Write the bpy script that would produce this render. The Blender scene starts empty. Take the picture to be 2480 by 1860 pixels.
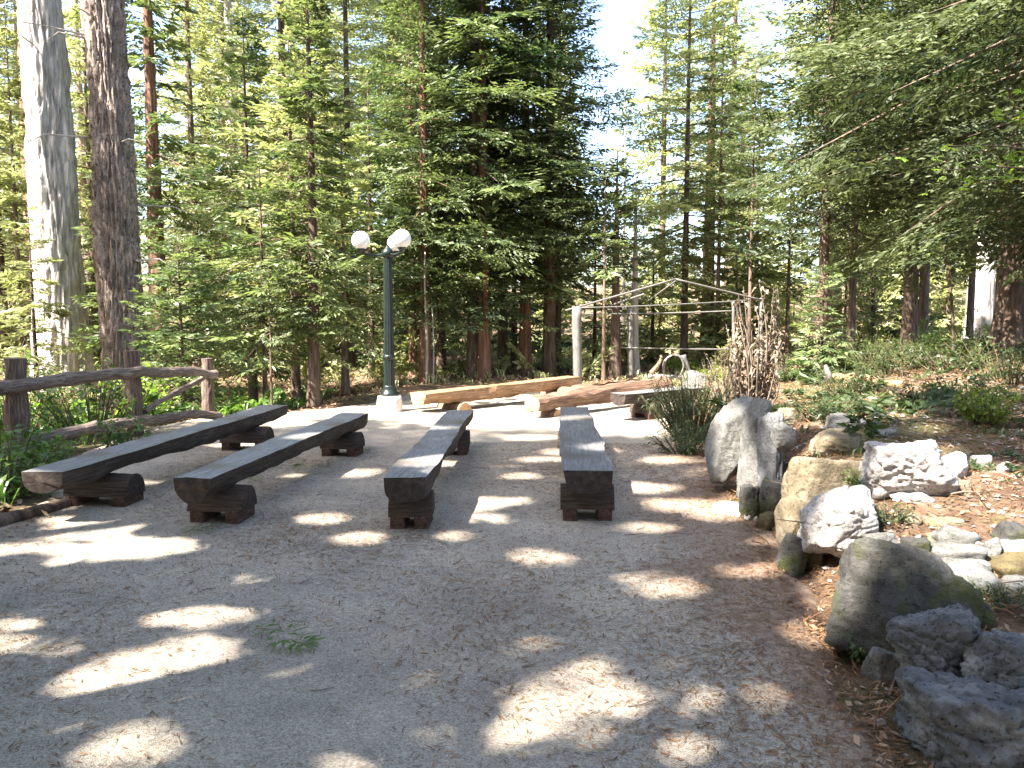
import bpy, math, random
import numpy as np
from mathutils import Matrix, Vector, Euler

# ------------------------------------------------------------------ camera, world, sun, exposure
sc = bpy.context.scene
COL = sc.collection
F = 1946.0; CX = 1240.0; CY = 930.0; PITCH = math.radians(4.93); CAMZ = 1.6
cam = bpy.data.cameras.new('camera'); camo = bpy.data.objects.new('camera', cam); COL.objects.link(camo)
cam.sensor_width = 36; cam.lens = 36 * F / 2480; cam.clip_end = 2000; cam.clip_start = 0.05
camo.location = (0, 0, CAMZ); camo.rotation_euler = (math.pi / 2 - PITCH, 0, 0)
sc.camera = camo
SUN_EL = math.radians(50); SUN_AZ = math.radians(-126)          # azimuth clockwise from +Y (camera looks along +Y)
SD = np.array([math.cos(SUN_EL) * math.sin(SUN_AZ), math.cos(SUN_EL) * math.cos(SUN_AZ), math.sin(SUN_EL)])
w = bpy.data.worlds.new('World'); sc.world = w; w.use_nodes = True
nt = w.node_tree; bg = nt.nodes['Background']
sky = nt.nodes.new('ShaderNodeTexSky'); sky.sky_type = 'NISHITA'; sky.sun_disc = False
sky.sun_elevation = SUN_EL; sky.sun_rotation = SUN_AZ % (2 * math.pi); sky.air_density = 1.0; sky.dust_density = 2.5; sky.ozone_density = 1.0
nt.links.new(sky.outputs[0], bg.inputs[0]); bg.inputs[1].default_value = 0.105
sun = bpy.data.lights.new('sun', 'SUN'); sun.energy = 5.0; sun.angle = math.radians(0.6); sun.color = (1.0, 0.94, 0.85)
suno = bpy.data.objects.new('sun', sun); COL.objects.link(suno)
suno.rotation_euler = Vector(SD).to_track_quat('Z', 'Y').to_euler(); suno.location = (-30, 5, 30)
sc.view_settings.view_transform = 'Standard'; sc.view_settings.look = 'None'
sc.view_settings.exposure = 2.75; sc.view_settings.gamma = 1.0; sc.view_settings.use_curve_mapping = False
sc.render.engine = 'CYCLES'
sc.cycles.max_bounces = 6; sc.cycles.diffuse_bounces = 4; sc.cycles.glossy_bounces = 2; sc.cycles.transmission_bounces = 4
sc.cycles.use_denoising = True; sc.cycles.sample_clamp_indirect = 6
# ------------------------------------------------------------------ helpers
rng = np.random.default_rng(7); random.seed(7); HAZE = 0.0
cp, sp_ = math.cos(PITCH), math.sin(PITCH)
def ray(px, py):
    a = (px - CX) / F; b = -(py - CY) / F
    return np.array([a, cp + b * sp_, -sp_ + b * cp])
def P(px, py, z=0.0):
    d = ray(px, py); t = (z - CAMZ) / d[2]; return np.array([0, 0, CAMZ]) + d * t
def PY(px, py, y):
    d = ray(px, py); t = y / d[1]; return np.array([0, 0, CAMZ]) + d * t
def PX(px, y): return (px - CX) / F * y * 1.0
def project(p):
    x = p[..., 0]; y = p[..., 1]; z = p[..., 2] - CAMZ
    dep = y * cp - z * sp_; up = y * sp_ + z * cp
    dep = np.where(dep < 0.05, 0.05, dep)
    return CX + F * x / dep, CY - F * up / dep
def _h(ix, iy, iz, seed):
    h = (ix.astype(np.uint32) * np.uint32(374761393)) ^ (iy.astype(np.uint32) * np.uint32(668265263)) ^ (iz.astype(np.uint32) * np.uint32(2246822519)) ^ np.uint32(seed * 3266489917 & 0xffffffff)
    h = (h ^ (h >> np.uint32(13))) * np.uint32(1274126177); h = h ^ (h >> np.uint32(16))
    h = h * np.uint32(2654435761); h = h ^ (h >> np.uint32(15))
    return h.astype(np.float64) / 4294967295.0 * 2 - 1
def vn(p, seed=1):
    i = np.floor(p).astype(np.int64); f = p - i; f = f * f * f * (f * (f * 6 - 15) + 10)
    x, y, z = i[..., 0], i[..., 1], i[..., 2]; r = 0
    for a in (0, 1):
        for b in (0, 1):
            for c in (0, 1):
                wt = (f[..., 0] if a else 1 - f[..., 0]) * (f[..., 1] if b else 1 - f[..., 1]) * (f[..., 2] if c else 1 - f[..., 2])
                r = r + wt * _h(x + a, y + b, z + c, seed)
    return r
def fbm(p, o=4, seed=1, gain=0.5):
    r = 0; a = 1.0; q = np.array(p, dtype=float)
    for k in range(o):
        r = r + a * vn(q, seed + k); q = q * 2.03 + 17.1; a *= gain
    return r
def fb2(x, y, s, o=4, seed=1): return fbm(np.stack([x * s, y * s, np.zeros_like(x)], -1), o, seed)
def sst(a, b, x):
    t = np.clip((x - a) / (b - a), 0, 1); return t * t * (3 - 2 * t)
def tag(o, label=None, cat=None, group=None, kind=None):
    if label: o['label'] = label
    if cat: o['category'] = cat
    if group: o['group'] = group
    if kind: o['kind'] = kind
    return o
def empty(name, loc=(0, 0, 0), rz=0.0, label=None, cat=None, group=None):
    o = bpy.data.objects.new(name, None); COL.objects.link(o); o.location = loc; o.rotation_euler = (0, 0, rz)
    o.empty_display_size = 0.2
    return tag(o, label, cat, group)
def mesh_np(name, V, faces, mats=(), mi=None, smooth=False, tint=None):
    """faces: array (n,k) or a list of such arrays"""
    if not isinstance(faces, (list, tuple)): faces = [faces]
    faces = [np.asarray(f, dtype=np.int32) for f in faces if len(f)]
    me = bpy.data.meshes.new(name); V = np.asarray(V, dtype=np.float32)
    loops = np.concatenate([f.ravel() for f in faces]); tot = np.concatenate([np.full(len(f), f.shape[1], np.int32) for f in faces])
    st = np.concatenate([[0], np.cumsum(tot)[:-1]]).astype(np.int32)
    me.vertices.add(len(V)); me.vertices.foreach_set('co', V.ravel())
    me.loops.add(len(loops)); me.loops.foreach_set('vertex_index', loops)
    me.polygons.add(len(tot)); me.polygons.foreach_set('loop_start', st)
    for m in mats: me.materials.append(m)
    if mi is not None: me.polygons.foreach_set('material_index', np.asarray(mi, np.int32))
    me.polygons.foreach_set('use_smooth', np.full(len(tot), bool(smooth)))
    me.update(calc_edges=True)
    if tint is not None:
        a = me.attributes.new('tint', 'FLOAT', 'POINT'); a.data.foreach_set('value', np.asarray(tint, np.float32))
    return me
def link(name, me, parent=None, loc=None, rot=None):
    o = bpy.data.objects.new(name, me); COL.objects.link(o)
    if parent is not None: o.parent = parent
    if loc is not None: o.location = loc
    if rot is not None: o.rotation_euler = rot
    return o
class MB:
    def __init__(s): s.v = []; s.q = []; s.t = []; s.n = 0
    def add(s, V, Q=None, T=None):
        V = np.asarray(V, float)
        if Q is not None and len(Q): s.q.append(np.asarray(Q) + s.n)
        if T is not None and len(T): s.t.append(np.asarray(T) + s.n)
        s.v.append(V); s.n += len(V); return s
    def tube(s, pts, rad, k=8, caps=True, flute=0.0, jit=0.0, seed=0):
        pts = np.asarray(pts, float); n = len(pts); rad = np.broadcast_to(rad, (n,)).astype(float)
        tan = np.gradient(pts, axis=0); tan /= np.linalg.norm(tan, axis=1)[:, None] + 1e-9
        ref = np.array([0, 0, 1.0]) if abs(tan[0, 2]) < 0.9 else np.array([1.0, 0, 0])
        u = np.cross(tan, ref); u /= np.linalg.norm(u, axis=1)[:, None] + 1e-9; vv = np.cross(tan, u)
        a = np.arange(k) / k * 2 * np.pi
        r = rad[:, None] * (1 + flute * np.cos(a * k / 2)[None, :])
        V = pts[:, None, :] + r[..., None] * (np.cos(a)[None, :, None] * u[:, None, :] + np.sin(a)[None, :, None] * vv[:, None, :])
        if jit: V = V + (V - pts[:, None, :]) * (jit * fbm(V * 7 + seed, 3, seed + 3))[..., None]
        V = V.reshape(-1, 3); i, j = np.meshgrid(np.arange(n - 1), np.arange(k), indexing='ij')
        Q = np.stack([i * k + j, i * k + (j + 1) % k, (i + 1) * k + (j + 1) % k, (i + 1) * k + j], -1).reshape(-1, 4)
        T = []
        if caps:
            V = np.vstack([V, pts[0], pts[-1]])
            for j in range(k):
                T.append((n * k, (j + 1) % k, j)); T.append((n * k + 1, (n - 1) * k + j, (n - 1) * k + (j + 1) % k))
        return s.add(V, Q, T)
    def lathe(s, prof, c=(0, 0, 0), k=20):
        pts = [(c[0], c[1], c[2] + z) for r, z in prof]; return s.tube(pts, [r for r, z in prof], k)
    def box(s, c, d, rz=0.0, bev=0.0, jit=0.0, seed=0):
        x, y, z = np.array(d) / 2
        if bev:
            b = bev; V = []
            for zz, ins in ((-z, b), (-z + b, 0), (z - b, 0), (z, b)):
                for px_, py_ in ((-x + ins, -y + b + ins), (-x + b + ins, -y + ins), (x - b - ins, -y + ins), (x - ins, -y + b + ins), (x - ins, y - b - ins), (x - b - ins, y - ins), (-x + b + ins, y - ins), (-x + ins, y - b - ins)):
                    V.append((px_, py_, zz))
            V = np.array(V); Q = []
            for r in range(3):
                for j in range(8): Q.append((r * 8 + j, r * 8 + (j + 1) % 8, r * 8 + 8 + (j + 1) % 8, r * 8 + 8 + j))
            Q += [(7, 6, 1, 0), (6, 5, 2, 1), (5, 4, 3, 2), (24, 25, 30, 31), (25, 26, 29, 30), (26, 27, 28, 29)]
        else:
            V = np.array([(a * x, b_ * y, c_ * z) for c_ in (-1, 1) for a, b_ in ((-1, -1), (1, -1), (1, 1), (-1, 1))])
            Q = [(3, 2, 1, 0), (4, 5, 6, 7), (0, 1, 5, 4), (1, 2, 6, 5), (2, 3, 7, 6), (3, 0, 4, 7)]
        if jit: V = V + rng.normal(0, jit, V.shape)
        cc, ss = math.cos(rz), math.sin(rz); V = V @ np.array([[cc, ss, 0], [-ss, cc, 0], [0, 0, 1]]) + np.array(c)
        return s.add(V, Q)
    def mesh(s, name, mat, smooth=True):
        fs = []
        if s.q: fs.append(np.concatenate(s.q))
        if s.t: fs.append(np.concatenate(s.t))
        return mesh_np(name, np.concatenate(s.v), fs, [mat], smooth=smooth)
    def build(s, name, mat, parent=None, smooth=True, loc=None, rot=None):
        return link(name, s.mesh(name, mat, smooth), parent, loc, rot)
# ------------------------------------------------------------------ materials
def new_mat(name):
    m = bpy.data.materials.new(name); m.use_nodes = True; t = m.node_tree
    return m, t, t.nodes, t.links, t.nodes['Principled BSDF']
def ramp(N, stops):
    r = N.new('ShaderNodeValToRGB'); e = r.color_ramp.elements
    while len(e) < len(stops): e.new(0.5)
    for k, (p, c) in enumerate(stops): e[k].position = p; e[k].color = (*c, 1)
    return r
def noise_mat(name, stops, scale=(1, 1, 1), ns=5.0, detail=8, rough=0.9, bump=0.5, bdist=0.01, bscale=None, spec=0.3, second=None, coord='Object', objvar=0.0, distort=0.0):
    """stops: colour ramp over a stretched noise; second: (noise scale, lo, hi, colour) a patchy overlay"""
    m, t, N, L, B = new_mat(name)
    tc = N.new('ShaderNodeTexCoord'); mp = N.new('ShaderNodeMapping'); mp.inputs['Scale'].default_value = scale
    L.new(tc.outputs[coord], mp.inputs['Vector'])
    n = N.new('ShaderNodeTexNoise'); n.inputs['Scale'].default_value = ns; n.inputs['Detail'].default_value = detail; n.inputs['Roughness'].default_value = 0.62; n.inputs['Distortion'].default_value = distort
    L.new(mp.outputs[0], n.inputs['Vector']); r = ramp(N, stops); L.new(n.outputs['Fac'], r.inputs[0]); out = r.outputs[0]
    for (s2, lo, hi, c2) in (second or []):
        n2 = N.new('ShaderNodeTexNoise'); n2.inputs['Scale'].default_value = s2; n2.inputs['Detail'].default_value = 6; L.new(tc.outputs[coord], n2.inputs['Vector'])
        mr = N.new('ShaderNodeMapRange'); mr.inputs[1].default_value = lo; mr.inputs[2].default_value = hi; L.new(n2.outputs['Fac'], mr.inputs[0])
        mx = N.new('ShaderNodeMix'); mx.data_type = 'RGBA'; mx.inputs[7].default_value = (*c2, 1); L.new(mr.outputs[0], mx.inputs[0]); L.new(out, mx.inputs[6]); out = mx.outputs[2]
    if objvar:
        oi = N.new('ShaderNodeObjectInfo'); hs = N.new('ShaderNodeHueSaturation'); mr = N.new('ShaderNodeMapRange'); mr.inputs[3].default_value = 1 - objvar; mr.inputs[4].default_value = 1 + objvar
        L.new(oi.outputs['Random'], mr.inputs[0]); L.new(mr.outputs[0], hs.inputs['Value']); L.new(out, hs.inputs['Color']); out = hs.outputs[0]
    L.new(out, B.inputs['Base Color']); B.inputs['Roughness'].default_value = rough; B.inputs['Specular IOR Level'].default_value = spec
    if bump:
        nb = N.new('ShaderNodeTexNoise'); nb.inputs['Scale'].default_value = bscale or ns * 1.5; nb.inputs['Detail'].default_value = 8; nb.inputs['Roughness'].default_value = 0.7
        L.new(mp.outputs[0], nb.inputs['Vector']); b = N.new('ShaderNodeBump'); b.inputs['Strength'].default_value = bump; b.inputs['Distance'].default_value = bdist
        L.new(nb.outputs['Fac'], b.inputs['Height']); L.new(b.outputs[0], B.inputs['Normal'])
    return m
def leaf_mat(name, dark, light, trans=0.4, objvar=0.25, tcol=1.5, rough=0.5):
    m, t, N, L, B = new_mat(name)
    at = N.new('ShaderNodeAttribute'); at.attribute_name = 'tint'
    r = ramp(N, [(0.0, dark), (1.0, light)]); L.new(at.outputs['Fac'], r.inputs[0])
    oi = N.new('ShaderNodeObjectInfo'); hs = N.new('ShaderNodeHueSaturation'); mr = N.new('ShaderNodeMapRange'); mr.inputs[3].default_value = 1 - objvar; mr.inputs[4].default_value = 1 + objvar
    L.new(oi.outputs['Random'], mr.inputs[0]); L.new(mr.outputs[0], hs.inputs['Value']); L.new(r.outputs[0], hs.inputs['Color'])
    L.new(hs.outputs[0], B.inputs['Base Color']); B.inputs['Roughness'].default_value = min(rough, .42) if trans > .3 else rough; B.inputs['Specular IOR Level'].default_value = 0.5 if trans > .3 else .2
    tr = N.new('ShaderNodeBsdfTranslucent'); mx = N.new('ShaderNodeMix'); mx.data_type = 'RGBA'; mx.blend_type = 'MULTIPLY'; mx.inputs[0].default_value = 1
    mx.inputs[7].default_value = (tcol, tcol * 1.05, tcol * 0.66, 1); L.new(hs.outputs[0], mx.inputs[6]); L.new(mx.outputs[2], tr.inputs[0])
    ms = N.new('ShaderNodeMixShader'); ms.inputs[0].default_value = trans; L.new(B.outputs[0], ms.inputs[1]); L.new(tr.outputs[0], ms.inputs[2])
    L.new(ms.outputs[0], N['Material Output'].inputs[0]); return m
M = {}
M['fir'] = leaf_mat('fir_needles', (0.045, 0.072, 0.026), (0.23, 0.275, 0.115), 0.38)
M['dark_fir'] = leaf_mat('dark_fir_needles', (0.020, 0.042, 0.019), (0.225, 0.275, 0.11), 0.32)  # dark green of its own, also stands in for shade on low trees
M['cedar'] = leaf_mat('cedar_fronds', (0.10, 0.12, 0.05), (0.47, 0.47, 0.24), 0.42)
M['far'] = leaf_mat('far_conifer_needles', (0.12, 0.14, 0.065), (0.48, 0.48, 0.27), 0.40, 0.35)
M['olive'] = leaf_mat('olive_dark_needles', (0.024, 0.038, 0.018), (0.16, 0.185, 0.09), 0.30)  # browner needles, darkened in colour in place of cast shade
M['broad'] = leaf_mat('broad_leaves', (0.03, 0.075, 0.018), (0.15, 0.24, 0.05), 0.45)
M['maple'] = leaf_mat('maple_leaves', (0.09, 0.17, 0.02), (0.24, 0.33, 0.04), 0.5)
M['low'] = leaf_mat('ground_cover_leaves', (0.022, 0.042, 0.016), (0.095, 0.125, 0.045), 0.35)
M['lime'] = leaf_mat('lime_green_leaves', (0.10, 0.16, 0.02), (0.27, 0.31, 0.05), 0.45)
M['dead'] = leaf_mat('dead_brown_leaves', (0.12, 0.075, 0.05), (0.46, 0.36, 0.27), 0.25, tcol=1.1)
M['litter'] = leaf_mat('fallen_leaves', (0.12, 0.06, 0.033), (0.44, 0.32, 0.215), 0.1, 0.0, 1.0, 0.8)
M['needle'] = leaf_mat('fallen_needles', (0.07, 0.035, 0.018), (0.34, 0.19, 0.09), 0.05, 0.0, 1.0, 0.8)
M['bark'] = noise_mat('conifer_bark', [(0.3, (0.035, 0.024, 0.018)), (0.5, (0.11, 0.075, 0.055)), (0.72, (0.22, 0.165, 0.13))], (1, 1, 0.18), 14, bump=0.9, bdist=0.03, objvar=0.2)
M['bark_grey'] = noise_mat('grey_fir_bark', [(0.3, (0.16, 0.115, 0.092)), (0.46, (0.35, 0.27, 0.222)), (0.7, (0.53, 0.44, 0.38))], (1, 1, 0.45), 16, bump=1.0, bdist=0.05, second=[(1.2, 0.5, 0.75, (0.17, 0.125, 0.10)), (24.0, 0.56, 0.68, (0.05, 0.035, 0.03))], distort=.5)
M['bark_red'] = noise_mat('reddish_cedar_bark', [(0.3, (0.07, 0.032, 0.02)), (0.5, (0.20, 0.105, 0.07)), (0.72, (0.36, 0.23, 0.165))], (1, 1, 0.07), 18, bump=1.0, bdist=0.04)
M['bark_pale'] = noise_mat('pale_bark', [(0.3, (0.20, 0.165, 0.145)), (0.5, (0.42, 0.375, 0.34)), (0.72, (0.58, 0.54, 0.50))], (1, 1, 0.15), 14, bump=0.8, bdist=0.03)
M['bark_far'] = noise_mat('far_trunk_bark', [(0.3, (0.07, 0.045, 0.032)), (0.5, (0.17, 0.12, 0.09)), (0.72, (0.32, 0.25, 0.2))], (1, 1, 0.15), 9, bump=0, objvar=0.45)
M['seat_top'] = noise_mat('weathered_plank_top', objvar=.22, stops=[(0.25, (0.055, 0.053, 0.05)), (0.5, (0.165, 0.162, 0.158)), (0.75, (0.31, 0.30, 0.285))], scale=(0.6, 14, 14), ns=6, rough=0.62, bump=0.5, bdist=0.006, spec=0.4, second=[(1.6, 0.52, 0.68, (0.12, 0.10, 0.08))])
M['seat_side'] = noise_mat('dark_stained_log_side', [(0.3, (0.012, 0.010, 0.009)), (0.5, (0.036, 0.027, 0.022)), (0.75, (0.085, 0.062, 0.048))], (0.8, 10, 10), 5, rough=0.75, bump=0.8, bdist=0.015)
M['support'] = noise_mat('dark_stained_support_log', [(0.3, (0.014, 0.010, 0.008)), (0.5, (0.045, 0.03, 0.022)), (0.75, (0.10, 0.068, 0.05))], (10, 0.8, 10), 5, rough=0.8, bump=0.8, bdist=0.012)
M['endgrain'] = noise_mat('cut_log_end', [(0.3, (0.016, 0.012, 0.010)), (0.55, (0.04, 0.029, 0.024)), (0.8, (0.085, 0.062, 0.05))], (1, 1, 1), 22, rough=0.85, bump=0.5, bdist=0.008)  # end colour darkened to stand in for shade on the bench ends
M['sill'] = noise_mat('red_brown_sill_timber', [(0.3, (0.02, 0.012, 0.01)), (0.5, (0.065, 0.034, 0.026)), (0.75, (0.13, 0.075, 0.055))], (2, 9, 9), 6, rough=0.8, bump=0.6, bdist=0.008)
M['orange_wood'] = noise_mat('orange_peeled_log', [(0.25, (0.09, 0.05, 0.026)), (0.5, (0.27, 0.155, 0.08)), (0.75, (0.42, 0.30, 0.19))], (0.5, 9, 9), 5, rough=0.6, bump=0.6, bdist=0.012)
M['orange_end'] = noise_mat('orange_cut_end', [(0.3, (0.30, 0.15, 0.07)), (0.7, (0.55, 0.36, 0.2))], (1, 1, 1), 15, rough=0.8, bump=0.3, bdist=0.006)
M['brown_log'] = noise_mat('brown_log_bark', [(0.28, (0.05, 0.03, 0.02)), (0.5, (0.17, 0.10, 0.065)), (0.75, (0.34, 0.24, 0.17))], (0.4, 8, 8), 5, rough=0.7, bump=0.8, bdist=0.015)
M['fence'] = noise_mat('weathered_fence_pole', [(0.28, (0.04, 0.03, 0.025)), (0.5, (0.15, 0.112, 0.09)), (0.75, (0.34, 0.275, 0.235))], (0.7, 9, 9), 6, rough=0.8, bump=0.9, bdist=0.012)
M['fence_post'] = noise_mat('weathered_fence_post', [(0.28, (0.035, 0.024, 0.019)), (0.5, (0.12, 0.083, 0.064)), (0.75, (0.27, 0.205, 0.17))], (9, 9, 0.7), 6, rough=0.8, bump=0.9, bdist=0.012)
M['grey_pole'] = noise_mat('silvery_weathered_pole', [(0.3, (0.07, 0.067, 0.062)), (0.7, (0.19, 0.18, 0.17))], (6, 6, 0.8), 8, rough=0.7, bump=0.5, bdist=0.006)
M['lamp'] = noise_mat('dark_green_lamp_paint', [(0.3, (0.004, 0.008, 0.007)), (0.7, (0.009, 0.017, 0.015))], (1, 1, 1), 9, rough=0.35, bump=0.15, bdist=0.002, spec=0.5)
M['footing'] = noise_mat('white_concrete_footing', [(0.3, (0.38, 0.35, 0.32)), (0.7, (0.66, 0.63, 0.59))], (1, 1, 1), 9, rough=0.9, bump=0.6, bdist=0.01)
m, t, N, L, B = new_mat('white_globe'); B.inputs['Base Color'].default_value = (0.84, 0.85, 0.83, 1); B.inputs['Roughness'].default_value = 0.55; B.inputs['Specular IOR Level'].default_value = 0.2; B.inputs['Subsurface Weight'].default_value = 0.5; B.inputs['Subsurface Radius'].default_value = (0.1, 0.1, 0.1)
n = N.new('ShaderNodeTexNoise'); n.inputs['Scale'].default_value = 14; r = ramp(N, [(0.3, (0.74, 0.75, 0.72)), (0.7, (0.86, 0.87, 0.86))]); L.new(n.outputs['Fac'], r.inputs[0]); L.new(r.outputs[0], B.inputs['Base Color']); M['globe'] = m
ROCK = {}
def rock_mat(name, a, b, c, moss=0.0, ns=3.2):
    sec = [(70.0, 0.56, 0.70, tuple(x * 0.55 for x in a)), (6.0, 0.52, 0.75, c), (2.5, 0.55, 0.75, tuple(x * 0.6 for x in b))]
    if moss: sec.append((5.0, 0.62 - moss * 0.3, 0.72 - moss * 0.25, (0.05, 0.055, 0.018)))
    ROCK[name] = noise_mat(name, [(0.25, a), (0.5, b), (0.75, c)], (1, 1, 1.6), ns, rough=0.85, bump=1.0, bdist=0.035, bscale=9, second=sec, distort=0.6)
rock_mat('blue_grey_granite', (0.028, 0.029, 0.031), (0.125, 0.125, 0.128), (0.31, 0.305, 0.30))
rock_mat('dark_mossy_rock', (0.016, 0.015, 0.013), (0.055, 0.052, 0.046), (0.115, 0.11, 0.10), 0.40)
rock_mat('white_quartz_rock', (0.16, 0.14, 0.13), (0.37, 0.34, 0.32), (0.56, 0.53, 0.50))
rock_mat('tan_granite', (0.09, 0.07, 0.042), (0.22, 0.175, 0.11), (0.36, 0.30, 0.21))
rock_mat('grey_slab_stone', (0.055, 0.052, 0.048), (0.15, 0.145, 0.132), (0.26, 0.25, 0.235))
rock_mat('mossy_brown_stone', (0.04, 0.03, 0.015), (0.105, 0.08, 0.035), (0.18, 0.145, 0.075), 0.2)

# ground materials
def ground_mat():
    m, t, N, L, B = new_mat('forest_floor'); tc = N.new('ShaderNodeTexCoord')
    n = N.new('ShaderNodeTexNoise'); n.inputs['Scale'].default_value = 5; n.inputs['Detail'].default_value = 12; n.inputs['Roughness'].default_value = 0.75; L.new(tc.outputs['Object'], n.inputs['Vector'])
    r = ramp(N, [(0.3, (0.045, 0.028, 0.018)), (0.47, (0.13, 0.08, 0.05)), (0.6, (0.22, 0.15, 0.10)), (0.75, (0.36, 0.29, 0.22))]); L.new(n.outputs['Fac'], r.inputs[0])
    n2 = N.new('ShaderNodeTexNoise'); n2.inputs['Scale'].default_value = 0.35; n2.inputs['Detail'].default_value = 6; L.new(tc.outputs['Object'], n2.inputs['Vector'])
    r2 = ramp(N, [(0.5, (0, 0, 0)), (0.62, (1, 1, 1))]); L.new(n2.outputs['Fac'], r2.inputs[0])
    mx = N.new('ShaderNodeMix'); mx.data_type = 'RGBA'; mx.inputs[7].default_value = (0.09, 0.13, 0.04, 1); L.new(r.outputs[0], mx.inputs[6])
    ml = N.new('ShaderNodeMath'); ml.operation = 'MULTIPLY'; ml.inputs[1].default_value = 0.55; L.new(r2.outputs[0], ml.inputs[0]); L.new(ml.outputs[0], mx.inputs[0])
    L.new(mx.outputs[2], B.inputs['Base Color']); B.inputs['Roughness'].default_value = 0.95; B.inputs['Specular IOR Level'].default_value = 0.15
    nb = N.new('ShaderNodeTexNoise'); nb.inputs['Scale'].default_value = 28; nb.inputs['Detail'].default_value = 8; nb.inputs['Roughness'].default_value = 0.75; L.new(tc.outputs['Object'], nb.inputs['Vector'])
    b = N.new('ShaderNodeBump'); b.inputs['Strength'].default_value = 0.9; b.inputs['Distance'].default_value = 0.04; L.new(nb.outputs['Fac'], b.inputs['Height']); L.new(b.outputs[0], B.inputs['Normal'])
    return m
def gravel_mat():
    m, t, N, L, B = new_mat('decomposed_granite'); tc = N.new('ShaderNodeTexCoord')
    v = N.new('ShaderNodeTexVoronoi'); v.inputs['Scale'].default_value = 150; L.new(tc.outputs['Object'], v.inputs['Vector'])
    r = ramp(N, [(0.0, (0.23, 0.197, 0.158)), (0.35, (0.34, 0.30, 0.243)), (0.7, (0.41, 0.365, 0.30)), (1.0, (0.50, 0.45, 0.38))])
    sep = N.new('ShaderNodeSeparateColor'); L.new(v.outputs['Color'], sep.inputs[0]); L.new(sep.outputs[0], r.inputs[0])
    n = N.new('ShaderNodeTexNoise'); n.inputs['Scale'].default_value = 1.3; n.inputs['Detail'].default_value = 9; n.inputs['Roughness'].default_value = 0.65; L.new(tc.outputs['Object'], n.inputs['Vector'])
    r2 = ramp(N, [(0.32, (0.66, 0.65, 0.65)), (0.5, (0.92, 0.9, 0.88)), (0.66, (1.12, 1.07, 1.0))]); L.new(n.outputs['Fac'], r2.inputs[0])
    mx = N.new('ShaderNodeMix'); mx.data_type = 'RGBA'; mx.blend_type = 'MULTIPLY'; mx.inputs[0].default_value = 1; L.new(r.outputs[0], mx.inputs[6]); L.new(r2.outputs[0], mx.inputs[7])
    at = N.new('ShaderNodeAttribute'); at.attribute_name = 'tint'
    n3 = N.new('ShaderNodeTexNoise'); n3.inputs['Scale'].default_value = 9; n3.inputs['Detail'].default_value = 10; n3.inputs['Roughness'].default_value = 0.8; L.new(tc.outputs['Object'], n3.inputs['Vector'])
    r3 = ramp(N, [(0.3, (0.12, 0.075, 0.048)), (0.5, (0.24, 0.165, 0.115)), (0.7, (0.40, 0.30, 0.22))]); L.new(n3.outputs['Fac'], r3.inputs[0])
    ad = N.new('ShaderNodeMath'); ad.operation = 'MULTIPLY_ADD'; ad.use_clamp = True; L.new(at.outputs['Fac'], ad.inputs[0]); ad.inputs[1].default_value = 1.7
    sb = N.new('ShaderNodeMath'); sb.operation = 'MULTIPLY_ADD'; sb.inputs[1].default_value = 1.6; sb.inputs[2].default_value = -1.05; L.new(n3.outputs['Fac'], sb.inputs[0]); L.new(sb.outputs[0], ad.inputs[2])
    m2 = N.new('ShaderNodeMix'); m2.data_type = 'RGBA'; L.new(ad.outputs[0], m2.inputs[0]); L.new(mx.outputs[2], m2.inputs[6]); L.new(r3.outputs[0], m2.inputs[7])
    L.new(m2.outputs[2], B.inputs['Base Color']); B.inputs['Roughness'].default_value = 0.95; B.inputs['Specular IOR Level'].default_value = 0.2
    nb = N.new('ShaderNodeTexNoise'); nb.inputs['Scale'].default_value = 60; nb.inputs['Detail'].default_value = 6; nb.inputs['Roughness'].default_value = 0.8; L.new(tc.outputs['Object'], nb.inputs['Vector'])
    b = N.new('ShaderNodeBump'); b.inputs['Strength'].default_value = 0.8; b.inputs['Distance'].default_value = 0.012; L.new(nb.outputs['Fac'], b.inputs['Height'])
    b2 = N.new('ShaderNodeBump'); b2.inputs['Strength'].default_value = 0.6; b2.inputs['Distance'].default_value = 0.006; L.new(v.outputs['Distance'], b2.inputs['Height']); L.new(b.outputs[0], b2.inputs['Normal']); L.new(b2.outputs[0], B.inputs['Normal'])
    return m
M['ground'] = ground_mat(); M['gravel'] = gravel_mat()
M['pebble'] = noise_mat('small_stones', [(0.3, (0.16, 0.14, 0.125)), (0.7, (0.42, 0.39, 0.36))], (1, 1, 1), 9, bump=0, rough=0.9)
M['stick'] = noise_mat('fallen_sticks', [(0.3, (0.06, 0.04, 0.03)), (0.7, (0.30, 0.24, 0.19))], (1, 1, 1), 3, bump=0, rough=0.9)
M['stem'] = noise_mat('plant_stems', [(0.3, (0.05, 0.05, 0.02)), (0.7, (0.15, 0.12, 0.06))], (1, 1, 1), 9, bump=0)
M['shade_cloth'] = M['grey_pole']

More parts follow.
